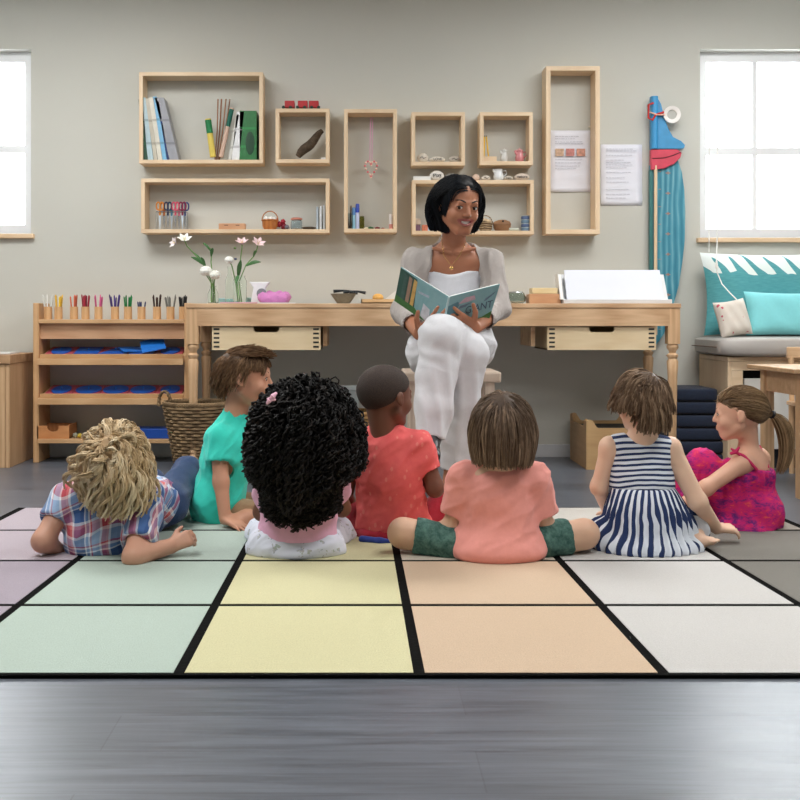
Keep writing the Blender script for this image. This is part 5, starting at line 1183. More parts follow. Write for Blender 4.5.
def build_E():      # pink tee, green shorts, straight brown hair
    D = 3.40; P = person(W(500, 560, D) * V(1, 1, 0) + V(0, 0, FLOORZ), 'child in a pale pink t-shirt and green shorts, knees spread wide')
    sk = skin((226, 184, 156)); hd = Head(W(502, 425, D - .01), (-.04, 1, .06), .206, wide=.97)
    hip = W(498, 545, D + .03) + V(0, 0, .01); nb = W(500, 468, D + .01)
    shL, shR = W(462, 477, D + .01), W(535, 477, D + .01); elL, elR = W(453, 524, D + .05), W(544, 524, D + .05); wrL, wrR = W(470, 530, D + .28), W(528, 530, D + .28)
    f = F(); torso(f, hip, nb, (0, 1, 0), (.10, .098, .11), .075); f.cone(shL, shR, .038, .038, .04); f.cone(nb - V(0, 0, .03), hd.P(0, -.12, -.18), .045, .044, .03); hd.add(f)
    for sh, el, wr, s_ in ((shL, elL, wrL, 1), (shR, elR, wrR, -1)):
        limb(f, [sh, el, wr], [.034, .027, .02]); hand(f, wr, (.1 * s_, .8, -.3), (0, 0, 1), .11, side=s_ * -1 * -1)
    kn = [W(403, 533, 3.47), W(584, 534, 3.47)]; an = [W(470, 538, 3.86), W(524, 540, 3.84)]
    for q, kk, aa in ((-1, kn[0], an[0]), (1, kn[1], an[1])):
        hp = hip + V(q * .055, .02, -.02); limb(f, [hp, kk], [.06, .047], .03); limb(f, [kk, aa], [.043, .028]); foot(f, aa, aa + V(-q * .10, .05, -.01), .026)
    skinmesh('body', f, .005, sk, P)
    # t-shirt
    f = F(); torso(f, hip + V(0, 0, .0), nb, (0, 1, 0), (.104, .108, .132), .085, .006, .05); f.cone(shL + V(.01, 0, 0), shR - V(.01, 0, 0), .046, .046, .04); f.cone(nb - V(0, 0, .03), nb + V(0, 0, .022), .062, .05, .03)
    for sh, el in ((shL, elL), (shR, elR)):
        e = lerp(sh, el, .76); f.cone(sh, e, .047, .046, .03, cap=True); openend(f, sh, e, .036, .006)
    f.cone(nb + V(0, 0, .012), nb + V(0, 0, .06), .044, .05, .002, sub=True)
    f.ell(hip + V(0, -.03, -.022), (.142, .10, .05), None, .05)
    skinmesh('shirt', f, .005, cloth((250, 164, 154), .05), P, disp=lambda p: fold(p, 4, (1, .1, .6), 19, .009) * np.clip((p[:, 2] - .0) * 12, .3, 1))
    f = F(); f.ell(hip + V(0, 0, -.005), (.135, .10, .06), None, .03)
    for q, kk in ((-1, kn[0]), (1, kn[1])):
        hp = hip + V(q * .06, .0, -.015); e = lerp(hp, kk, .84 if q < 0 else .78); f.cone(hp, e, .066, .056, .03, cap=True); openend(f, hp, e, .045, .006)
    t = NT('green_slub_shorts'); v = t.co(scale=(1, 1, 1)); n = t.noise(v, 55, 4, .7); t.bump(n, .4, .003)
    skinmesh('shorts', f, .005, t.fin(t.ramp(n, [(.35, lin((44, 84, 78))), (.65, lin((92, 130, 120)))]), .9), P, disp=lambda p: fold(p, 9, (.2, 1, .2), 22, .005))
    hl = hairline((.38, .22), (-.36, -.42)); rt = scalp_points(hd, 900, above(hl), seed=4)
    side = lambda p, r0, t: np.stack([-p[:, 0] * 1.2 * t, -p[:, 1] * .8 * t, 0 * t * p[:, 0]], 1) * .8
    hair(P, hd, hairmat('brown_hair', (58, 46, 38), (110, 90, 74), (180, 154, 130)), rt, whorl_flow((-.03, -.22, .50), b=.45, noise=.05, side=side), 15, .072, (1.03, 1.14), .0010,
         stop=lambda q, r0, rg: (q[:, 2] < -.46 - .07 * rg.random(len(q))) | ((q[:, 1] > .25) & (q[:, 2] < .12)), cap=[hl], capscale=1.045, clump=(9, .0042, .4))
def bx(c, r): return (V(*c) - r, V(*c) + r)

def build_F():      # striped dress
    D = 3.55; P = person(W(645, 556, D) * V(1, 1, 0) + V(0, 0, FLOORZ), 'child in a navy and white striped dress with one hand on the rug')
    sk = skin((232, 194, 168)); hd = Head(W(641, 403, D - .01), (-.22, .97, .04), .203)
    hip = W(645, 532, D + .02); nb = W(641, 440, D + .01)
    shL, shR = W(610, 447, D + .01), W(670, 448, D + .0); elL, wrL = W(599, 487, D + .03), W(608, 512, D + .2); elR, wrR = W(698, 502, D - .03), W(716, 528, 3.62)
    f = F(); torso(f, hip, nb, (0, 1, 0), (.088, .082, .10), .068); f.cone(shL, shR, .033, .033, .04); f.cone(nb - V(0, 0, .03), hd.P(0, -.12, -.18), .042, .042, .03); hd.add(f)
    limb(f, [shL, elL, wrL], [.031, .026, .019]); hand(f, wrL, (.2, .8, -.2), (0, 0, 1), .1, side=1)
    limb(f, [shR, elR, wrR], [.033, .028, .021]); hand(f, wrR, (.9, .1, -.05), (.0, -.35, .9), .105, side=1, curl=.55, spread=.3, thumb=.6, fat=1.15)
    knR = W(690, 528, 3.62); limb(f, [hip + V(.05, 0, -.03), knR], [.058, .045]); anR = W(699, 541, 3.52); f.cone(knR, anR, .038, .026, .02); foot(f, anR + V(-.01, 0, .0), W(712, 541, 3.50), .022)
    knL = W(625, 530, 3.75); limb(f, [hip + V(-.05, 0, -.03), knL], [.058, .045]); f.cone(knL, W(650, 540, 3.8), .038, .028)
    skinmesh('body', f, .005, sk, P)
    NAVY, WHT = lin((34, 52, 96)), lin((226, 232, 242))
    wz = W(0, 487, D)[2]
    t = NT('horizontal_stripes'); v = t.co(); s3 = t.n('ShaderNodeSeparateXYZ', {'Vector': v}); wob = t.noise(v, 7, 2)
    h = t.math('ADD', s3.outputs[2], t.math('ADD', t.math('MULTIPLY', wob, .022), t.math('MULTIPLY', t.math('MULTIPLY', s3.outputs[0], s3.outputs[0]), .9)))
    fr = t.math('FRACT', t.math('MULTIPLY', h, 1 / .0172)); m_ = t.math('GREATER_THAN', fr, .56); t.bump(t.noise(v, 900, 1), .25, .002)
    SH = t.fin(t.mix(m_, WHT, NAVY), .9)
    f = F(); torso(f, hip + V(0, 0, .0), nb, (0, 1, 0), (.098, .102, .11), .078, .004); f.cone(shL + V(.022, 0, .006), shR + V(-.016, 0, .006), .035, .035, .04)
    f.keep(V(0, 0, wz - .004) + W(640, 480, D) * V(1, 1, 0), (0, 0, -1), .003)
    for sh, q in ((shL, -1), (shR, 1)): f.ell(sh + V(q * .022, 0, -.012), (.034, .06, .046), None, .012, sub=True)
    f.cone(nb + V(0, 0, .016), nb + V(0, .01, .08), .05, .075, .004, sub=True)
    skinmesh('bodice', f, .005, SH, P, disp=lambda p: fold(p, 6, (1, 0, .4), 18, .004))
    t = NT('gathered_stripes'); v = t.co(); s3 = t.n('ShaderNodeSeparateXYZ', {'Vector': v}); n = t.noise(v, 9, 2)
    ang = t.math('ARCTAN2', s3.outputs[0], t.math('ADD', s3.outputs[1], -.0)); fr = t.math('FRACT', t.math('ADD', t.math('MULTIPLY', ang, 29 / 6.2832), t.math('MULTIPLY', n, 1.6))); t.bump(t.noise(v, 900, 1), .25, .002)
    SV = t.fin(t.mix(t.math('GREATER_THAN', fr, .52), WHT, NAVY), .9)
    wc = W(640, 486, D + .01); f = F()
    f.cone(wc, W(646, 520, D), .094, .125, .02, flat=((0, 1, 0), .85)); f.cone(W(646, 515, D), W(644, 548, D), .12, .155, .03, flat=((0, 1, 0), .9)); f.ell(W(646, 545, D + .0), (.178, .145, .052), None, .03)
    f.cone(W(668, 522, D), W(692, 528, 3.60), .07, .056, .03); f.ell(W(603, 536, D), (.05, .06, .055), None, .03)
    f.keep(V(0, 0, wz) + wc * V(1, 1, 0), (0, 0, 1), .003, (-9, -9, wz - .03))
    axis = W(646, 520, D)
    def gather(p):
        a = np.arctan2(p[:, 0] - axis[0], p[:, 1] - axis[1]); g_ = np.clip((wz - p[:, 2]) * 12, 0, 1); return .0055 * g_ * np.cos(a * 29 + 3 * vnoise(p, 7, 2)) + fold(p, 8, (0, 0, 1), 14, .006) * g_
    skinmesh('skirt', f, .005, SV, P, disp=gather)
    hl = hairline((.38, .24), (-.36, -.34)); rt = scalp_points(hd, 900, above(hl), seed=8)
    side = lambda p, r0, t: np.stack([.3 * np.sin(9 * r0[:, 2] + 5 * r0[:, 0]) - 1.4 * p[:, 0] * t, -1.2 * p[:, 1] * t, 0 * p[:, 0]], 1)
    hair(P, hd, hairmat('light_brown_hair', (66, 50, 38), (116, 92, 72), (186, 160, 132)), rt, whorl_flow((.12, -.2, .49), b=.45, noise=.10, side=side), 11, .066, (1.03, 1.18), .0010,
         stop=lambda q, r0, rg: (q[:, 2] < -.32 - .10 * rg.random(len(q))) | ((q[:, 1] > .22) & (q[:, 2] < .10)) | ((np.abs(q[:, 0]) > .25) & (q[:, 2] < -.02 - .1 * rg.random(len(q)))), cap=[hl], capscale=1.045, clump=(9, .0045, .35))

def build_D():      # red tee boy
    D = 3.74; P = person(W(390, 545, D) * V(1, 1, 0) + V(0, 0, FLOORZ), 'child with shaved black hair in a coral red t-shirt and red shorts')
    sk = skin((116, 76, 60)); hd = Head(W(386, 397, D - .02), (.78, .62, -.02), .218)
    hip = W(394, 528, D + .02); nb = W(386, 434, D + .0); fw = (.25, .97, 0)
    shL, shR = W(361, 446, D + .04), W(420, 446, D - .02); elR, wrR = W(435, 488, D - .03), W(418, 480, D + .16); elL, wrL = W(345, 490, D + .05), W(350, 505, D + .2)
    f = F(); torso(f, hip, nb, fw, (.10, .09, .10), .072); f.cone(shL, shR, .036, .036, .04); f.cone(nb - V(0, 0, .03), hd.P(0, -.12, -.18), .046, .046, .03); hd.add(f)
    limb(f, [shL, elL, wrL], [.033, .027, .02]); hand(f, wrL, (.3, .8, -.2), (0, 0, 1), .105, side=1)
    limb(f, [shR, elR, wrR], [.035, .029, .021]); hand(f, wrR, (-.3, .9, .1), (0, 0, 1), .105, side=-1)
    kn = [W(350, 514, D + .16), W(440, 508, D + .10)]; an = [W(405, 515, D + .42), W(380, 515, D + .42)]
    for q, kk, aa in ((-1, kn[0], an[0]), (1, kn[1], an[1])): limb(f, [hip + V(q * .05, .02, -.02), kk], [.058, .046], .03); limb(f, [kk, aa], [.04, .027]); foot(f, aa, aa + V(q * -.06, .06, -.01), .024)
    t0 = skin((116, 76, 60))
    SC = NT('shaved_hair'); v = SC.co(); n = SC.noise(v, 420, 2, .8); SC.bump(n, .5, .003); SCALP = SC.fin(SC.ramp(n, [(.3, lin((34, 28, 26))), (.75, lin((74, 58, 50)))]), .85)
    skinmesh('body', f, .005, sk, P)
    hl = hairline((.36, .27), (-.38, -.26)); g = F(); g.ell(hd.P(0, -.05, .12), V(.345 * 1.05, .415 * 1.05, .37) * hd.s * 1.045, hd.R, .01); g.keep(hd.P(*hl[0]), -(hd.R @ V(*hl[1])), .01); g.ell(hd.P(.36, .02, -.06), V(.08, .10, .14) * hd.s, hd.R, .012, True)
    skinmesh('hair', g, .004, SCALP, P)
    f = F(); torso(f, hip + V(0, 0, -.005), nb, fw, (.116, .112, .125), .084, .006); f.cone(shL + V(.01, 0, 0), shR - V(.01, 0, 0), .044, .044, .04); f.cone(nb - V(0, 0, .03), nb + V(0, 0, .018), .06, .052, .03)
    for sh, el in ((shL, elL), (shR, elR)):
        e = lerp(sh, el, .6); f.cone(sh, e, .048, .047, .03, cap=True); openend(f, sh, e, .036, .006)
    f.cone(nb + V(0, 0, .01), nb + V(0, 0, .06), .046, .052, .002, sub=True)
    t = NT('coral_print'); v = t.co(); vo = t.n('ShaderNodeTexVoronoi', {'Vector': t.co(scale=(1, 1, .6)), 'Scale': 42.0}); n = t.noise(v, 40, 4, .7); n2 = t.noise(v, 900, 1); t.bump(n2, .3, .002)
    mk = t.math('MULTIPLY', t.math('LESS_THAN', vo.outputs['Distance'], .22), .35)
    CR = t.fin(t.mix(mk, t.mix(n, lin((224, 86, 90)), lin((244, 118, 114))), lin((248, 168, 156))), .9)
    skinmesh('shirt', f, .005, CR, P, disp=lambda p: fold(p, 14, (.8, .1, .6), 20, .008))
    f = F(); f.ell(hip + V(0, 0, -.015), (.128, .10, .055), None, .03)
    for q, kk in ((-1, kn[0]), (1, kn[1])): hp = hip + V(q * .055, .0, -.02); e = lerp(hp, kk, 1.1); f.cone(hp, e, .062, .054, .03)
    RS = cloth((170, 26, 48), .1)
    skinmesh('shorts', f, .005, RS, P, disp=lambda p: fold(p, 19, (.2, 1, .2), 20, .005))
    f = F(); b0, b1 = W(362, 540, D - .11), W(398, 543, D - .11); f.path([b0 + V(0, .015, 0), lerp(b0, b1, .5) + V(0, -.005, 0), b1], [.012, .013, .01], .01); skinmesh('waistband', f, .003, cloth((44, 66, 150), .15), P)
    hd.face_parts(P, BROWN, lash=False)

def build_B():      # teal tee boy
    D = 4.05; P = person(W(225, 524, D) * V(1, 1, 0) + V(0, 0, FLOORZ), 'child with short brown hair in a turquoise t-shirt leaning on one straight arm')
    sk = skin((206, 152, 124)); hd = Head(W(246, 378, D - .02), (1, -.06, -.04), .222)
    hip = W(220, 508, D + .02); nb = W(236, 420, D + .0); fw = (.95, .3, 0)
    shN, shF = W(219, 438, D - .08), W(246, 434, D + .08); el, wr = W(221, 482, D - .12), W(225, 519, D - .16)
    f = F(); torso(f, hip, nb, fw, (.10, .085, .095), .072); f.cone(shN, shF, .035, .035, .04); f.cone(nb - V(0.01, 0, .03), hd.P(0, -.1, -.2), .046, .042, .03); hd.add(f)
    limb(f, [shN, el, wr], [.034, .027, .021]); hand(f, wr + V(0, 0, .0), (.75, -.45, -.25), (.1, -.1, 1), .125, side=1, curl=.12, spread=.35)
    limb(f, [shF, W(262, 475, D + .12), W(275, 495, D + .1)], [.033, .026, .02]); hand(f, W(275, 495, D + .1), (.8, 0, -.2), (0, 0, 1), .105)
    kn = W(262, 514, D - .06); limb(f, [hip + V(0, -.06, -.02), kn], [.055, .044]); limb(f, [kn, W(230, 522, D - .16) + V(.02, .02, 0)], [.04, .028])
    kn2 = W(268, 505, D + .16); limb(f, [hip + V(0, .06, -.02), kn2], [.055, .044]); limb(f, [kn2, W(262, 512, D + .3)], [.04, .028])
    skinmesh('body', f, .005, sk, P)
    f = F(); torso(f, hip + V(-.012, 0, -.0), nb, fw, (.116, .106, .13), .088, .006); f.cone(shN + V(0, .01, 0), shF, .044, .044, .04); f.cone(nb - V(0, 0, .03), nb + V(.006, 0, .022), .058, .05, .03)
    f.ell(W(208, 500, D), (.05, .09, .055), None, .05)
    e = lerp(shN, el, .54); f.cone(shN, e, .048, .051, .03, cap=True); openend(f, shN, e, .038, .006)
    f.cone(nb + V(0.004, 0, .014), nb + V(.02, 0, .07), .044, .052, .002, sub=True)
    zh = W(0, 517, D - .08)[2]
    skinmesh('shirt', f, .005, cloth((56, 218, 198), .06), P, disp=lambda p: fold(p, 24, (.5, .5, .8), 18, .008))
    f = F(); f.cone(hip + V(.02, -.06, -.02), W(258, 514, D - .07), .06, .052, .03); f.cone(hip + V(0, .05, -.02), kn2, .06, .052, .03); f.keep(W(258, 514, D - .07), (1, 0, 0), .003); skinmesh('shorts', f, .005, cloth((168, 136, 104), .08), P, disp=lambda p: fold(p, 29, (.2, 1, .2), 20, .005))
    f = F(); f.ell(W(213, 519, D - .04), (.035, .05, .03), None, .02); skinmesh('waistband', f, .005, cloth((60, 66, 80), .1), P, label=None) if False else skinmesh('waistband', f, .005, cloth((60, 66, 80), .1), P)
    hl = hairline((.39, .30), (-.40, -.24)); rt = scalp_points(hd, 3200, lambda p: above(hl)(p) & ~((np.abs(p[:, 0]) > .25) & (p[:, 1] > .12) & (p[:, 2] < .22)), seed=12)
    fl = lambda p, r0, t, rg: np.stack([p[:, 0] * .3, np.where(r0[:, 2] > .36, 1.0, -.35) + 0 * p[:, 0], np.where(r0[:, 2] > .36, .0, -1.0)], 1) + rg.normal(size=p.shape) * .22
    def mats(): return hairmat('short_brown_hair', (66, 48, 34), (112, 84, 60), (170, 134, 98))
    hair(P, hd, mats(), rt, fl, 6, .04, (1.02, 1.10), .0011, clump=(3, .0025, .6), stop=lambda q, r0, rg: (rg.random(len(q)) < np.where(r0[:, 2] > .25, .04, .22)) | ((q[:, 1] > .36) & (q[:, 2] < .22)) | ((np.abs(q[:, 0]) > .25) & (q[:, 1] > .14) & (q[:, 2] < .15)), cap=[hl], capscale=1.03,
         extra=lambda g: [g.ell(hd.P(q * .38, .03, -.03), V(.10, .12, .16) * hd.s, hd.R, .01, True) for q in (-1, 1)])
    hd.face_parts(P, BROWN, lash=True)

def build_C():      # big curls
    D = 3.47; P = person(W(298, 562, D) * V(1, 1, 0) + V(0, 0, FLOORZ), 'child with a huge mass of black curls, pink top and white printed trousers')
    sk = skin((120, 80, 62)); hd = Head(W(306, 432, D), (.08, 1, .05), .200)
    hip = W(297, 543, D + .02); nb = W(303, 466, D + .02)
    shL, shR = W(268, 478, D + .03), W(334, 478, D + .03); elL, elR = W(262, 512, D + .08), W(342, 508, D + .08)
    f = F(); torso(f, hip, nb, (0, 1, 0), (.092, .09, .10), .07); f.cone(shL, shR, .034, .034, .04); f.cone(nb - V(0, 0, .03), hd.P(0, -.12, -.18), .042, .042, .03); hd.add(f)
    for sh, el, q in ((shL, elL, 1), (shR, elR, -1)): wr = el + V(q * .03, .16, -.03); limb(f, [sh, el, wr], [.031, .026, .02]); hand(f, wr, (q * .3, .9, -.1), (0, 0, 1), .1, side=q)
    for q in (-1, 1): kk = hip + V(q * .13, .22, -.01); aa = hip + V(-q * .05, .33, -.02); limb(f, [hip + V(q * .05, 0, -.02), kk], [.056, .044]); limb(f, [kk, aa], [.04, .027]); foot(f, aa, aa + V(-q * .07, .05, -.01), .024)
    skinmesh('body', f, .005, sk, P)
    f = F(); torso(f, hip + V(0, 0, .012), nb, (0, 1, 0), (.108, .118, .122), .084, .004); f.cone(shL, shR, .04, .04, .04)
    for sh, el in ((shL, elL), (shR, elR)): e = lerp(sh, el, .5); f.cone(sh, e, .042, .042, .03)
    f.cone(nb + V(0, 0, .0), nb + V(0, 0, .06), .05, .06, .004, sub=True); f.keep(W(298, 549.5, D - .06), (0, -.1, -1), .004)
    skinmesh('shirt', f, .005, cloth((236, 178, 208), .05), P, disp=lambda p: fold(p, 34, (1, .1, .2), 18, .004))
    t = NT('white_printed_cotton'); v = t.co(); n = t.noise(v, 40, 3, .6); n3 = t.noise(v, 24, 2); mk = t.math('MULTIPLY', t.math('GREATER_THAN', n, .57), t.math('GREATER_THAN', n3, .5))
    cc = t.ramp(n3, [(.5, lin((120, 140, 170))), (.56, lin((176, 168, 160))), (.62, lin((140, 160, 140)))]); t.bump(t.noise(v, 700, 1), .25, .002)
    f = F(); f.ell(hip + V(0, -.005, -.016), (.150, .115, .058), None, .03); f.ell(hip + V(-.09, -.01, -.005), (.06, .08, .055), None, .03); f.ell(hip + V(.09, -.01, -.01), (.06, .08, .05), None, .03)
    for q in (-1, 1): kk = hip + V(q * .13, .22, -.01); f.cone(hip + V(q * .05, 0, -.015), kk, .066, .054, .03)
    skinmesh('trousers', f, .005, t.fin(t.mix(t.math('MULTIPLY', mk, .7), lin((222, 226, 240)), cc), .9), P, disp=lambda p: fold(p, 38, (1, .3, .2), 22, .007))
    # ringlets
    HM = hairmat('black_curls', (6, 6, 7), (17, 15, 15), (54, 46, 42), .5)
    rt = scalp_points(hd, 1500, lambda p: (p[:, 2] > -.32) & ~((p[:, 1] > .28) & (p[:, 2] < .2)), seed=15)
    def fl(p, r0, t, rg):
        c = (r0 - V(0, -.05, .10)); c = c * V(1.15, 1, 1.0); g_ = np.stack([0 * t + 0 * p[:, 0], 0 * p[:, 0], -np.ones(len(p))], 1)
        return nrm(c) * max(0.0, .95 - 2.1 * t) + g_ * (.10 + 1.5 * t) - np.stack([p[:, 0] * max(0, t - .5) * 1.2, 0 * p[:, 0], 0 * p[:, 0]], 1) + rg.normal(size=p.shape) * .12
    lens = None
    hair(P, hd, HM, rt, fl, 36, .047, (1.0, 1.35), .0024, stop=lambda q, r0, rg: (rg.random(len(q)) < .012) | (q[:, 2] < -1.0 + .55 * np.abs(q[:, 0] + .1) - .14 * rg.random(len(q))), clump=(3, .0035, 1), curl=(.0085, 8, 8), cap=[(V(0, .3, 0), V(0, -1, .35))], capscale=1.2,
         extra=lambda g: (g.ell(hd.P(0, -.14, -.1), V(.50, .36, .47) * hd.s, hd.R, .05), g.cone(hd.P(0, -.20, -.25), hd.P(-.06, -.26, -.98), .105, .085, .05)), wv=.45, taper=.6)
    # loose outer curls over the surface
    rt2 = scalp_points(hd, 1100, lambda p: (p[:, 1] < .25) & (p[:, 2] > -.5), k=1.0, seed=18); c0 = V(0, -.08, .03); rt2 = c0 + nrm(rt2 - c0) * V(.56, .50, .52)
    def fl2(p, r0, t, rg): 
        o = nrm((r0 - c0)); return o * max(0, .9 - 2.4 * t) * .6 + V(0, 0, -1.0) * (.35 + t) - np.stack([p[:, 0] * (t + .1) * .8, 0 * p[:, 0], 0 * p[:, 0]], 1) + rg.normal(size=p.shape) * .14
    hair(P, hd, HM, rt2, fl2, 26, .046, (1.1, 1.45), .0024, stop=lambda q, r0, rg: (rg.random(len(q)) < .02) | (q[:, 2] < -1.05 + .5 * np.abs(q[:, 0] + .1) - .15 * rg.random(len(q))), clump=(3, .0035, 1), curl=(.010, 7, 6), name='hair_curls', seed=21, wv=.4, taper=.6)
    rt3 = scalp_points(hd, 900, lambda p: (p[:, 1] < .1), k=1.0, seed=28); c3 = V(-.05, -.27, -.62); rt3 = c3 + nrm(rt3 - V(0, -.05, .12)) * V(.53, .36, .42)
    def fl3(p, r0, t, rg): return nrm(r0 - c3) * V(1, 1, .2) * max(0, .6 - 2 * t) + V(0, 0, -1.0) + rg.normal(size=p.shape) * .10
    hair(P, hd, HM, rt3, fl3, 20, .032, (1.0, 1.3), .0024, stop=lambda q, r0, rg: (rg.random(len(q)) < .02) | (q[:, 2] < -1.36 + .45 * np.abs(q[:, 0] + .08) - .16 * rg.random(len(q))), clump=(3, .0035, 1), curl=(.009, 5, 6), name='hair_curls', seed=23, wv=.4, taper=.6)
    m = MB(); c = W(271, 399, 3.28); BW = plain((240, 186, 208), .5)
    m.tube([c + V(-.012, 0, -.014), c + V(-.004, -.006, -.004), c, c + V(.006, -.006, .008), c + V(.016, .004, .018)], [.004, .008, .004, .009, .004], 8); m.tube([c + V(-.012, .004, .0), c + V(-.003, -.004, .002), c + V(.004, -.004, -.002), c + V(.014, 0, -.002)], [.002, .006, .005, .003], 8)
    part('hair_bow', m, BW, P, smooth=True)

def build_A():      # plaid boy
    D = 3.50; P = person(W(110, 556, D) * V(1, 1, 0) + V(0, 0, FLOORZ), 'child with blond curls in a plaid shirt leaning back on both elbows on the rug')
    sk = skin((206, 156, 132)); hd = Head(W(116, 461, D - .05), (.12, .93, .30), .205)
    nb = W(112, 497, D + .06); hip = V(nb[0] + .06, nb[1] + .32, .095)
    shL, shR = W(66, 500, D + .02), W(146, 506, D + .0); elL, wrL = W(43, 541, 3.42), W(60, 551, 3.50); elR, wrR = W(134, 557, 3.33), W(171, 546, 3.42)
    f = F(); torso(f, hip, nb, (0, .4, 1), (.105, .095, .10), .075); f.cone(shL, shR, .038, .038, .04); f.cone(nb - V(0, -.02, .02), hd.P(0, -.12, -.18), .046, .044, .03); hd.add(f)
    limb(f, [shL, elL], [.036, .033]); limb(f, [elL, wrL], [.033, .022]); hand(f, wrL, (.3, .7, -.1), (0, -.2, 1), .11, side=1)
    limb(f, [shR, elR], [.036, .033]); limb(f, [elR, wrR], [.034, .024]); hand(f, wrR, (.85, .25, .35), (.1, -.8, .5), .115, side=1, curl=.95, fat=1.2, spread=.1)
    kn = hip + V(.10, .05, .12); kn2 = hip + V(-.05, .32, .02); limb(f, [hip + V(.05, 0, 0), hip + V(.08, .3, .06)], [.058, .045]); limb(f, [hip + V(-.05, 0, 0), kn2], [.058, .045]); limb(f, [hip + V(.08, .3, .06), hip + V(.1, .52, -.04)], [.04, .03]); limb(f, [kn2, hip + V(-.05, .56, -.05)], [.04, .03])
    skinmesh('body', f, .005, sk, P)
    f = F(); torso(f, hip, nb, (0, .4, 1), (.12, .12, .12), .085, .006); f.cone(shL + V(.012, 0, .005), shR + V(-.012, 0, .005), .05, .05, .05); f.cone(nb - V(0, 0, .02), nb + V(0, -.02, .03), .07, .06, .04)
    f.cone(W(88, 528, D + .0), W(138, 530, D + .02), .062, .062, .05); f.cone(W(84, 540, D - .02), W(134, 540, D), .052, .052, .04); f.ell(W(110, 545, D + .06), (.14, .13, .05), None, .04)
    for sh, el, q, r_ in ((shL, elL, .52, .047), (shR, elR, .72, .052)):
        e = lerp(sh, el, q); f.cone(sh, e, .052, r_, .03, cap=True); openend(f, sh, e, r_ - .012, .006)
    t = NT('plaid_cotton'); 
    va = t.co(rot=(0, math.radians(9), math.radians(4))); s3 = t.n('ShaderNodeSeparateXYZ', {'Vector': va}); wob = t.noise(t.co(), 8, 2)
    wx = t.math('ADD', s3.outputs[0], t.math('MULTIPLY', wob, .03)); wz_ = t.math('ADD', t.math('ADD', s3.outputs[2], t.math('MULTIPLY', s3.outputs[1], -.55)), t.math('MULTIPLY', wob, .03))
    st = [(0, lin((150, 178, 214))), (.10, lin((236, 238, 244))), (.16, lin((196, 80, 92))), (.30, lin((226, 130, 130))), (.36, lin((240, 240, 244))), (.42, lin((70, 104, 160))), (.60, lin((44, 74, 130))), (.70, lin((236, 238, 244))), (.74, lin((120, 150, 196))), (.82, lin((240, 240, 244))), (.86, lin((190, 90, 104))), (.9, lin((160, 186, 220)))]
    ca = t.ramp(t.math('FRACT', t.math('MULTIPLY', wx, 1 / .112)), st, 'CONSTANT'); cb = t.ramp(t.math('FRACT', t.math('MULTIPLY', wz_, 1 / .112)), st, 'CONSTANT')
    t.bump(t.noise(t.co(), 800, 1), .3, .002)
    skinmesh('shirt', f, .005, t.fin(t.mix(.5, ca, cb), .9), P, disp=lambda p: fold(p, 44, (.6, .2, .8), 16, .008))
    JN = cloth((38, 62, 104), .15)
    f = F(); f.ell(hip, (.13, .10, .09), None, .03); f.cone(hip + V(.06, 0, 0), hip + V(.085, .3, .07), .07, .058, .03); f.cone(hip + V(-.05, 0, 0), kn2, .07, .055, .03); f.cone(hip + V(.085, .3, .07), hip + V(.1, .5, -.03), .058, .05); f.cone(kn2, hip + V(-.05, .52, -.04), .055, .048)
    f.cone(W(155, 525, 3.62), W(153, 492, 3.68), .03, .032, .03)
    skinmesh('jeans', f, .006, JN, P, disp=lambda p: fold(p, 48, (0, 1, 0), 20, .004))
    HM = hairmat('blond_curls', (156, 124, 86), (216, 190, 150), (252, 240, 212))
    hl = hairline((.38, .22), (-.36, -.44)); rt = scalp_points(hd, 620, above(hl), seed=25)
    side = lambda p, r0, t: np.stack([.8 * np.sin(7 * r0[:, 2] + 6 * r0[:, 0] + 5 * t), .0 * p[:, 0], .5 * np.sin(8 * r0[:, 0] + 6 * t)], 1)
    hair(P, hd, HM, rt, whorl_flow((.0, -.25, .45), b=.5, noise=.05, side=side), 16, .062, (1.04, 1.30), .0013,
         stop=lambda q, r0, rg: (rg.random(len(q)) < .03) | (q[:, 2] < -.55 - .12 * rg.random(len(q))) | ((q[:, 1] > .25) & (q[:, 2] < .1)), curl=(.0125, 1.5, 2.5), cap=[hl], capscale=1.08, wv=.5, taper=.4, clump=(16, .0075, .35))

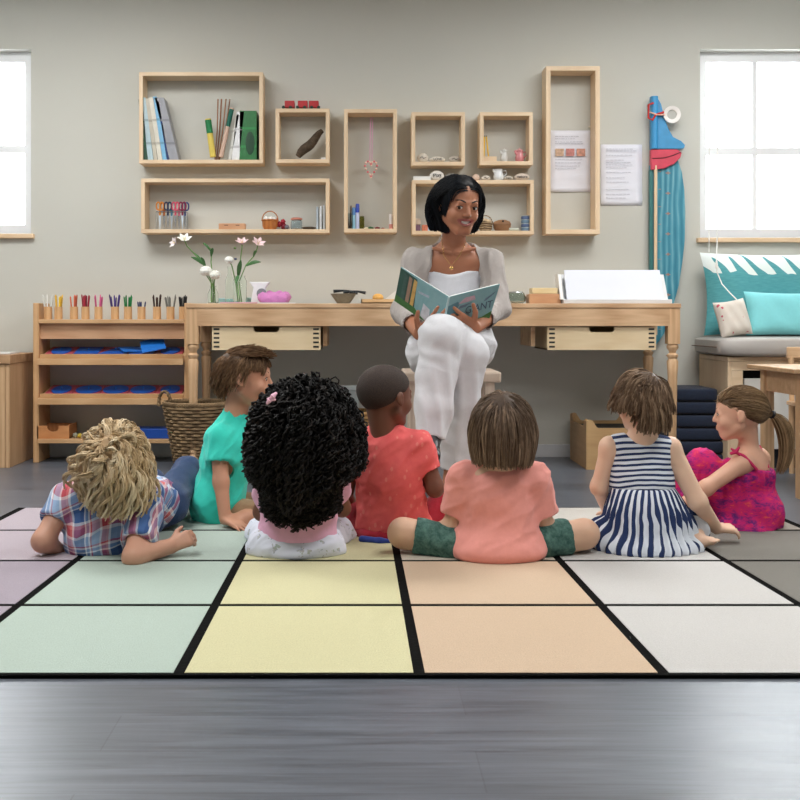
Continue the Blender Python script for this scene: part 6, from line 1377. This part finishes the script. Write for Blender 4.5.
def build_G():      # ponytail girl
    D = 3.96; P = person(W(745, 530, D) * V(1, 1, 0) + V(0, 0, FLOORZ), 'child with a ponytail in a magenta tie-dye strap dress sitting in profile facing left')
    sk = skin((222, 172, 146)); hd = Head(W(739, 414, D - .02), (-.95, .30, -.04), .20)
    hip = W(748, 512, D + .02); nb = W(749, 450, D + .0); fw = (-.75, .66, 0)
    shN, shF = W(742, 463, D - .07), W(760, 458, D + .06); el, wr = W(706, 488, D - .12), W(680, 506, D - .12)
    f = F(); torso(f, hip, nb, fw, (.088, .08, .095), .068); f.cone(shN, shF, .032, .03, .04); f.cone(nb - V(0, 0, .03), hd.P(0, -.14, -.18), .034, .034, .03); hd.add(f)
    limb(f, [shN, el, wr], [.032, .026, .02]); hand(f, wr, (-.9, 0, -.3), (0, -.3, .9), .1, side=-1)
    limb(f, [shF, W(720, 485, D + .1), W(700, 495, D + .1)], [.03, .025, .02]); hand(f, W(700, 495, D + .1), (-.8, 0, -.3), (0, 0, 1), .1)
    k1 = W(702, 466, D + .02); k2 = W(690, 478, D + .14)
    for kk, q in ((k1, -.03), (k2, .05)): limb(f, [hip + V(0, q, -.02), kk], [.055, .04]); limb(f, [kk, V(kk[0] - .05, kk[1] + .02, .045)], [.037, .026]); foot(f, V(kk[0] - .05, kk[1] + .02, .045), V(kk[0] - .13, kk[1] + .03, .032), .022)
    skinmesh('body', f, .005, sk, P)
    t = NT('tie_dye'); v = t.co(scale=(1, 1, 2.2)); n = t.noise(v, 12, 4, .6, 1.5); n2 = t.noise(v, 30, 3, .6, 2.0); t.bump(t.noise(t.co(), 500, 2), .3, .002)
    TD = t.fin(t.ramp(t.math('ADD', t.math('MULTIPLY', n, .6), t.math('MULTIPLY', n2, .4)), [(.30, lin((60, 24, 110))), (.42, lin((120, 20, 110))), (.50, lin((196, 18, 110))), (.58, lin((206, 30, 96))), (.66, lin((226, 84, 80)))]), .85)
    f = F(); torso(f, hip, nb, fw, (.10, .10, .11), .08, .004); f.keep(W(760, 467, D) + V(0, 0, 0), (.25, -.1, 1), .003)
    f.ell(W(755, 512, D - .0), (.10, .12, .085), None, .04); f.ell(W(742, 527, D - .02), (.115, .13, .05), None, .04); f.keep(W(760, 467, D), (.25, -.1, 1), .003); f.ell(shN + V(-.03, -.01, .01), (.055, .07, .06), None, .01, sub=True)
    f.cone(hip + V(-.02, -.02, -.01), k1 + V(-.0, 0, .0), .078, .056, .04); f.cone(hip + V(0, .04, -.01), k2, .07, .054, .04); f.cone(k1, V(k1[0] - .04, k1[1], .06), .054, .045, .03); f.cone(k2, V(k2[0] - .04, k2[1], .06), .052, .045, .03)
    def dg(p): return fold(p, 54, (.0, .1, 1), 26, .006) + .003 * np.sin(p[:, 0] * 260 + 4 * vnoise(p, 12, 3)) * np.clip((W(0, 468, D)[2] - p[:, 2]) * 40, 0, 1) * np.clip((p[:, 2] - W(0, 492, D)[2]) * 30, 0, 1)
    skinmesh('dress', f, .005, TD, P, disp=dg)
    SM = plain((206, 40, 96), .8)
    st = [W(737, 453, D - .07) + V(0, -.005, 0), W(744, 456, D - .095), W(751, 463, D - .10), W(757, 470, D - .095)]; part('strap', MB().tube(st, .0055, 8), SM, P, smooth=True)
    st = [W(759, 446, D + .03), W(764, 455, D - .0), W(768, 468, D - .03)]; part('strap', MB().tube(st, .0055, 8), SM, P, smooth=True)
    c = W(736, 452, D - .09); part('strap_bow', MB().tube([c + V(-.02, 0, -.006), c, c + V(.012, 0, .018)], [.005, .008, .003], 8).tube([c + V(-.018, 0, .012), c, c + V(.014, 0, -.012)], [.003, .007, .003], 8), SM, P, smooth=True)
    HM = hairmat('light_brown_ponytail', (70, 52, 36), (128, 102, 74), (196, 164, 124))
    tie = hd.L(W(771, 414, D + .0)); hl = hairline((.40, .27), (-.36, -.22)); rt = scalp_points(hd, 2600, lambda p: above(hl, .02)(p) & ~((np.abs(p[:, 0]) > .25) & (p[:, 1] > .06) & (p[:, 2] < .2)) & ~((np.abs(p[:, 0]) > .28) & (p[:, 2] < .06) & (p[:, 1] > -.12)), seed=31)
    def fl(p, r0, t, rg): return nrm(tie - p) + rg.normal(size=p.shape) * .08
    hair(P, hd, HM, rt, fl, 18, .055, (1.02, 1.09), .0013, stop=lambda q, r0, rg: np.linalg.norm(q - tie, axis=1) < .07, cap=[hl], capscale=1.025, wv=.35, extra=lambda g: [g.ell(hd.P(q * .38, .06, -.06), V(.12, .16, .18) * hd.s, hd.R, .01, True) for q in (-1, 1)])
    # the tail
    rg = np.random.default_rng(5); N = 420; S = 14; t0 = W(771, 414, D); ctrl = [t0, W(777, 417, D + .005), W(784, 428, D), W(787, 444, D), W(785, 460, D), W(780, 474, D)]
    tt = np.linspace(0, len(ctrl) - 1, S); pc = np.array([lerp(ctrl[min(int(a), len(ctrl) - 2)], ctrl[min(int(a), len(ctrl) - 2) + 1], a - min(int(a), len(ctrl) - 2)) for a in tt]); pc[1:-1] = (pc[:-2] + pc[2:] + pc[1:-1] * 2) / 4
    wd_ = np.array([.006, .012, .018, .022, .026, .028, .029, .029, .028, .027, .025, .023, .02, .016]); o = rg.normal(size=(N, 2)); o = o / np.maximum(1, np.linalg.norm(o, axis=1))[:, None] * .8; ln = rg.uniform(.78, 1.0, N)
    A = pc[None] + (o[:, :1, None] * wd_[None, :, None]) * V(1, 0, .25) + (o[:, 1:, None] * wd_[None, :, None]) * V(0, 1, 0) + rg.normal(size=(N, 1, 3)) * .002
    A = np.stack([[np.interp(np.linspace(0, l, S), np.linspace(0, 1, S), A[i, :, k]) for k in range(3)] for i, l in enumerate(ln)]).transpose(0, 2, 1)
    vv_, qq_, al = tubes(A, np.full(N, .0016), 3); mesh_np('ponytail', vv_, qq_, HM, P, attr=np.repeat(rg.uniform(0, 1, N), S * 3), attr2=al)
    tn = nrm(ctrl[1] - ctrl[0]); u_ = nrm(np.cross(tn, V(0, 0, 1))); w_ = np.cross(tn, u_)
    part('hair_tie', MB().tube([t0 + tn * .006 + (u_ * math.cos(a) + w_ * math.sin(a)) * .011 for a in np.linspace(0, 2 * math.pi, 20)], .0055, 8), plain((20, 20, 26), .5), P, smooth=True)
    hd.face_parts(P, BROWN, lash=True)
def build_T():
    D = 4.62; P = person(W(452, 470, 4.7) * V(1, 1, 0), 'smiling woman in a grey cardigan and white trousers reading on a stool')
    sk = skin((172, 116, 88)); hd = Head(W(459, 205.5, 4.5), (.30, -.90, -.22), .245, up=(.03, 0, 1), child=False, wide=.94)
    hip = W(452, 346, 4.76); nb = W(453, 246, 4.63); fw = (.02, -1, 0)
    shL, shR = W(415, 262, 4.64), W(490, 262, 4.62); elL, elR = W(404, 311, 4.58), W(498, 309, 4.56); wrL, wrR = W(419, 334, 4.33), W(475, 328, 4.33)
    f = F(); torso(f, hip, nb, fw, (.128, .11, .14), .085, 0, .06); f.cone(lerp(shL, shR, .08), lerp(shL, shR, .92), .046, .046, .05)
    f.cone(nb + V(0, .01, -.04), hd.P(0, -.10, -.22), .052, .048, .035); hd.add(f, smile=True)
    for q in (-1, 1): f.cone(nb + V(q * .014, -.072, -.03), nb + V(q * .085, -.055, -.014), .009, .008, .015)
    limb(f, [shL, elL, wrL], [.043, .036, .025]); limb(f, [shR, elR, wrR], [.043, .036, .025])
    hand(f, wrL, W(446, 318, 4.235) - wrL, (.1, -1, -.45), .172, side=1, curl=.22, spread=.38, curls=[.12, .25, .35, .45], thumb=1.2)
    hand(f, wrR, W(436, 312, 4.235) - wrR, (-.1, -1, -.45), .172, side=-1, curl=.3, spread=.28, curls=[.2, .3, .35, .45], thumb=1.5)
    kR, kL = W(441, 337, 4.24), W(467, 354, 4.32); aR = W(431, 437, 4.155); aL = W(451, 484, 4.40)
    limb(f, [hip + V(.09, 0, 0), kR, aR], [.085, .055, .034]); limb(f, [hip + V(-.09, 0, 0), kL, aL], [.085, .055, .034])
    foot(f, aR, aR + V(-.01, -.12, -.045), .034); foot(f, aL + V(0, 0, -.01), V(aL[0] - .02, aL[1] - .14, .03), .034)
    global FLOORZ
    fz, FLOORZ = FLOORZ, FLOORZ; lr = hd.lipregion(True)
    LIP = plain((150, 82, 76), .35, .05); skinmesh('body', f, .0036, [sk, LIP], P, region=lr)
    hd.face_parts(P, plain((26, 18, 16), .7), smile=True)
    # tank top
    f = F(); torso(f, hip, nb, fw, (.134, .12, .145), .092, .003, .06); f.cone(lerp(shL, shR, .2), lerp(shL, shR, .8), .05, .05, .05)
    f.keep(W(452, 268, 4.53), (0, .18, 1), .006, (-9, -9, W(0, 300, 4.5)[2])); f.ell(W(452, 260, 4.55), (.075, .2, .055), None, .02, sub=True)
    f.keep(W(452, 350, 4.6), (0, 0, -1), .004)
    skinmesh('tank_top', f, .005, cloth((232, 236, 244), .02), P, disp=lambda p: fold(p, 62, (1, 0, .3), 14, .003))
    # cardigan
    f = F(); torso(f, hip + V(0, 0, .0), nb, fw, (.146, .132, .165), .108, .004, .06); f.cone(shL + V(.012, 0, -.002), shR + V(-.012, 0, -.002), .056, .056, .05); f.cone(nb + V(0, .03, -.02), nb + V(0, .05, .02), .085, .06, .04)
    for sh, el, wr in ((shL, elL, wrL), (shR, elR, wrR)):
        e = lerp(el, wr, .62); f.cone(sh, el, .055, .050, .03); f.cone(el, e, .050, .040, .025, cap=True); openend(f, el, e, .039)
    # open front: a tapering slot from the neck to the lap
    def slot(Pp):
        z0, z1 = W(0, 240, 4.5)[2], W(0, 340, 4.5)[2]; c = W(455.5, 0, 4.52)[0]; t_ = np.clip((z0 - Pp[..., 2]) / (z0 - z1), 0, 1.3)
        w_ = .084 + .024 * np.clip(t_ / .4, 0, 1); return np.maximum(np.abs(Pp[..., 0] - c) - w_, (Pp[..., 1] - nb[1]) - .012)
    f.ops.append((slot, V(-9, -9, -9), V(9, nb[1] + .02, 9), .006, True))
    f.cone(nb + V(0, -.01, -.02), nb + V(0, .0, .12), .074, .085, .006, sub=True)
    skinmesh('cardigan', f, .0045, cloth((172, 165, 161), .05), P, disp=lambda p: fold(p, 66, (.1, .1, 1), 20, .010))
    # trousers
    TR = cloth((214, 215, 220), .03)
    f = F(); f.ell(hip + V(0, .0, -.005), (.185, .125, .12), None, .04)
    f.path([hip + V(-.085, 0, -.01), W(430, 352, 4.5), kL, W(462, 400, 4.34), W(457, 440, 4.37)], [.105, .096, .082, .070, .058], .02)
    f.cone(W(457, 440, 4.37), W(455, 468, 4.39), .058, .056, .02, cap=True); openend(f, W(457, 440, 4.37), W(455, 468, 4.39), .052, .012)
    hm = W(430.5, 439, 4.155)
    f.path([hip + V(.085, 0, .005), W(470, 342, 4.5), kR, W(437, 375, 4.22), W(434, 408, 4.19)], [.105, .098, .084, .076, .070], .02)
    f.cone(W(434, 408, 4.19), hm, .070, .058, .02, cap=True); openend(f, W(434, 408, 4.19), hm, .052, .012)
    def crease(p):
        n1 = vnoise(p * V(1, 1, .35), 9, 71); low = np.clip((.66 - p[:, 2]) * 6, 0, 1); c1 = np.sin(p[:, 0] * 115 + 3.2 * n1 + 2 * p[:, 2]); c2 = np.sin(p[:, 2] * 95 + p[:, 0] * 40 + 4 * vnoise(p, 11, 72))
        return low * .0042 * (c1 + .3 * np.abs(c1)) + (1 - low) * .0025 * c2 * (vnoise(p, 8, 73) > -.2) + .002 * vnoise(p, 30, 74)
    skinmesh('trousers', f, .0045, TR, P, disp=crease, it=2)
    BLK = plain((24, 24, 28), .35)
    for a, b in ((aR, aR + V(-.01, -.12, -.045)), (aL + V(0, 0, -.01), V(aL[0] - .02, aL[1] - .14, .03))):
        g = F(); foot(g, a, b, .038); g.cone(a + V(0, .02, -.02), b + V(0, -.02, -.012), .034, .03, .02); g.keep(a + V(0, 0, .012), (0, .2, 1), .004); skinmesh('shoe', g, .005, BLK, P)
    FLOORZ = fz
    # hair: straight, parted in the middle, to the shoulders
    HM = hairmat('straight_black_hair', (6, 8, 11), (12, 15, 20), (30, 36, 46), .32)
    hl = (V(0, .30, .33), nrm(V(0, -.75, .55))); 
    cond = lambda p: ((p[:, 1] < .33 - .55 * np.abs(p[:, 0])) & (p[:, 2] > .20)) | ((p[:, 1] < .0) & (p[:, 2] > -.05)) | ((p[:, 1] < -.1) & (p[:, 2] > -.25))
    rt = scalp_points(hd, 6500, cond, seed=41)
    def fl(p, r0, t, rg):
        sx = np.sign(r0[:, 0] + 1e-6); out_ = np.clip(1.0 - 4.5 * t, 0, 1); return np.stack([sx * (out_ * .75) - 1.15 * p[:, 0] * (t > .25), -.55 * out_ * (r0[:, 1] > -.1) - .1 * (p[:, 1] > .05) , -(.35 + 1.4 * t) + 0 * out_ * p[:, 0]], 1) + rg.normal(size=p.shape) * .035
    hair(P, hd, HM, rt, fl, 22, .058, (1.04, 1.12), .0014, stop=lambda q, r0, rg: (q[:, 2] < -.40 - .03 * rg.random(len(q))) | ((q[:, 1] > .17) & (q[:, 2] < .12) & (np.abs(q[:, 0]) < .30)),
         cap=[(V(0, .27, .33), nrm(V(0, -.8, .25)))], capscale=1.045, wv=.4, taper=.7, extra=lambda g: (g.ell(hd.P(0, -.24, -.08), V(.34, .20, .30) * hd.s, hd.R, .03), g.keep(hd.P(0, 0, -.36), hd.R @ V(0, 0, -1), .004)))
    # necklace
    m = MB(); pts = [nb + V(-.052, -.0, .045), nb + V(-.05, -.06, .012), W(444, 256, 4.52), W(451.5, 266, 4.505), W(459, 256, 4.52), nb + V(.05, -.06, .012), nb + V(.052, 0, .045)]
    m.tube(pts, .0014, 5); G_ = plain((216, 178, 110), .25, .02, Metallic=.8); part('necklace_chain', m, G_, P, smooth=True); part('pendant', MB().ell(W(451.5, 268, 4.50), (.009, .004, .007), 12, 8), G_, P, smooth=True)
    # ------------ the book she holds
    def pq(px, py, d): return W(px, py, d)
    bk = root('picture_book', W(447, 330, 4.27), 'open picture book with a blue green cover in the woman\'s hands', 'book')
    sT, sB = pq(449, 297, 4.215), pq(441.5, 333, 4.275); LT, LB = pq(401, 267, 4.34), pq(394.5, 301, 4.40); RT, RB = pq(500, 284, 4.34), pq(489, 320, 4.40)
    t = NT('book_cover'); v = t.co(); s3 = t.n('ShaderNodeSeparateXYZ', {'Vector': v}); n = t.noise(v, 18, 4, .6, .8); COVB = (126, 166, 172)
    COV = t.fin(t.mix(n, lin((104, 150, 158)), lin((150, 186, 190))), .35)
    def quad(a, b, c, d_, th, name, mat, off=0.0, par=bk):
        n_ = nrm(np.cross(b - a, d_ - a)); n_ = n_ if n_[1] > 0 else -n_; q = [p + n_ * off for p in (a, b, c, d_)]; return part(name, MB().loft([q, [p + n_ * th for p in q]]), mat, par)
    cl = quad(sT, LT, LB, sB, .0028, 'cover', COV); cr = quad(sT, RT, RB, sB, .0028, 'cover', COV)
    PG = plain((236, 234, 228), .7, .02)
    sh = lambda p, c, k: p + (c - p) * k
    cL = (sT + LT + LB + sB) / 4; cR = (sT + RT + RB + sB) / 4
    quad(*[sh(p, cL, .03) for p in (sT, LT, LB, sB)], .007, 'pages', PG, .003); quad(*[sh(p, cR, .03) for p in (sT, RT, RB, sB)], .007, 'pages', PG, .003)
    part('spine', MB().tube([sT, sB], .0042, 8), plain((176, 202, 204), .4), bk, smooth=True)
    # cover picture: shapes lying on the outside of each cover
    def cov(T0, T1, B1, B0):
        n_ = nrm(np.cross(T1 - T0, B0 - T0)); n_ = n_ if n_[1] < 0 else -n_
        return lambda u, v_, o_=.0006: (T0 * (1 - u) + T1 * u) * (1 - v_) + (B0 * (1 - u) + B1 * u) * v_ + n_ * o_
    qL = cov(sT, LT, LB, sB); qR = cov(sT, RT, RB, sB)
    def patch(q, poly, rgb, name, o_=.0005):
        m = MB(); m.loft([[q(u, v_, -.0002) for u, v_ in poly], [q(u, v_, o_) for u, v_ in poly]]); return part(name, m, plain(rgb, .45, .14, 60), bk)
    patch(qL, [(.64, .06), (1, .02), (1, .96), (.60, .9)], (50, 84, 74), 'picture_forest', .0004)
    for u0, u1, c in ((.90, .83, (64, 92, 84)), (.80, .73, (150, 122, 104)), (.70, .63, (198, 160, 92))): patch(qL, [(u0, .1), (u1, .12), (u1, .84), (u0, .82)], c, 'picture_trunk', .0008)
    patch(qL, [(0.46, .93), (.6, .82), (1, .80), (1, .995), (.3, .995)], (66, 112, 58), 'picture_grass', .0011)
    patch(qL, [(.30, .62), (.44, .56), (.46, .98), (.28, .98)], (196, 198, 206), 'picture_figure', .0008); patch(qL, [(.36, .28), (.58, .33), (.56, .38), (.36, .34)], (168, 176, 190), 'picture_cloud', .0008)
    patch(qR, [(.0, .28), (.2, .2), (.42, .5), (.4, .99), (.0, .99)], (86, 124, 134), 'picture_figure', .0004)
    patch(qR, [(.40, .97), (.55, .86), (.8, .84), (.995, .74), (.995, .995), (.4, .995)], (70, 116, 60), 'picture_grass', .0011); patch(qR, [(.22, .28), (.34, .14), (.52, .14), (.56, .26), (.4, .28)], (190, 160, 172), 'picture_cloud', .0008)
    patch(qR, [(.24, .42), (.27, .34), (.8, .30), (.95, .18), (.93, .24), (.8, .38), (.5, .40)], (96, 116, 134), 'picture_lettering', .0008)
    ux = nrm(qR(.9, .5) - qR(.1, .5)); nz = nrm(np.cross(RT - sT, sB - sT)); nz = nz if nz[1] < 0 else -nz; uy = np.cross(nz, ux); M3 = Matrix(((ux[0], uy[0], nz[0]), (ux[1], uy[1], nz[1]), (ux[2], uy[2], nz[2])))
    text('lettering', 'GIANT', .046, qR(.68, .53, .0012), M3.to_euler(), plain((70, 88, 108), .5), bk, .0003)
    # ------------ stool
    x0, x1 = W(404, 0, 4.6)[0], W(501, 0, 4.6)[0]; zs = .525
    st = root('stool', ((x0 + x1) / 2, 4.74, 0), 'whitewashed wooden stool under the sitting woman', 'stool'); WW = wood((222, 204, 186), (196, 176, 158), 'x'); WWZ = wood((222, 206, 190), (198, 180, 162), 'z')
    part('seat', MB().box((x0, 4.59, zs - .045), (x1, 4.92, zs)), WW, st, bev=.008)
    for i, x in enumerate((x0 + .045, x1 - .045)):
        for y in (4.63, 4.88): part('leg', MB().box((x - .02, y - .02, 0), (x + .02, y + .02, zs - .046)), WWZ, st, bev=.002)
        part('stretcher', MB().box((x - .012, 4.651, .2), (x + .012, 4.859, .24)), WW, st, bev=.002)
    part('stretcher', MB().box((x0 + .066, 4.868, .28), (x1 - .066, 4.892, .32)), WW, st, bev=.002); part('stretcher', MB().box((x0 + .066, 4.618, .16), (x1 - .066, 4.642, .2)), WW, st, bev=.002)
for fn in (build_A, build_B, build_C, build_D, build_E, build_F, build_G, build_T): fn()
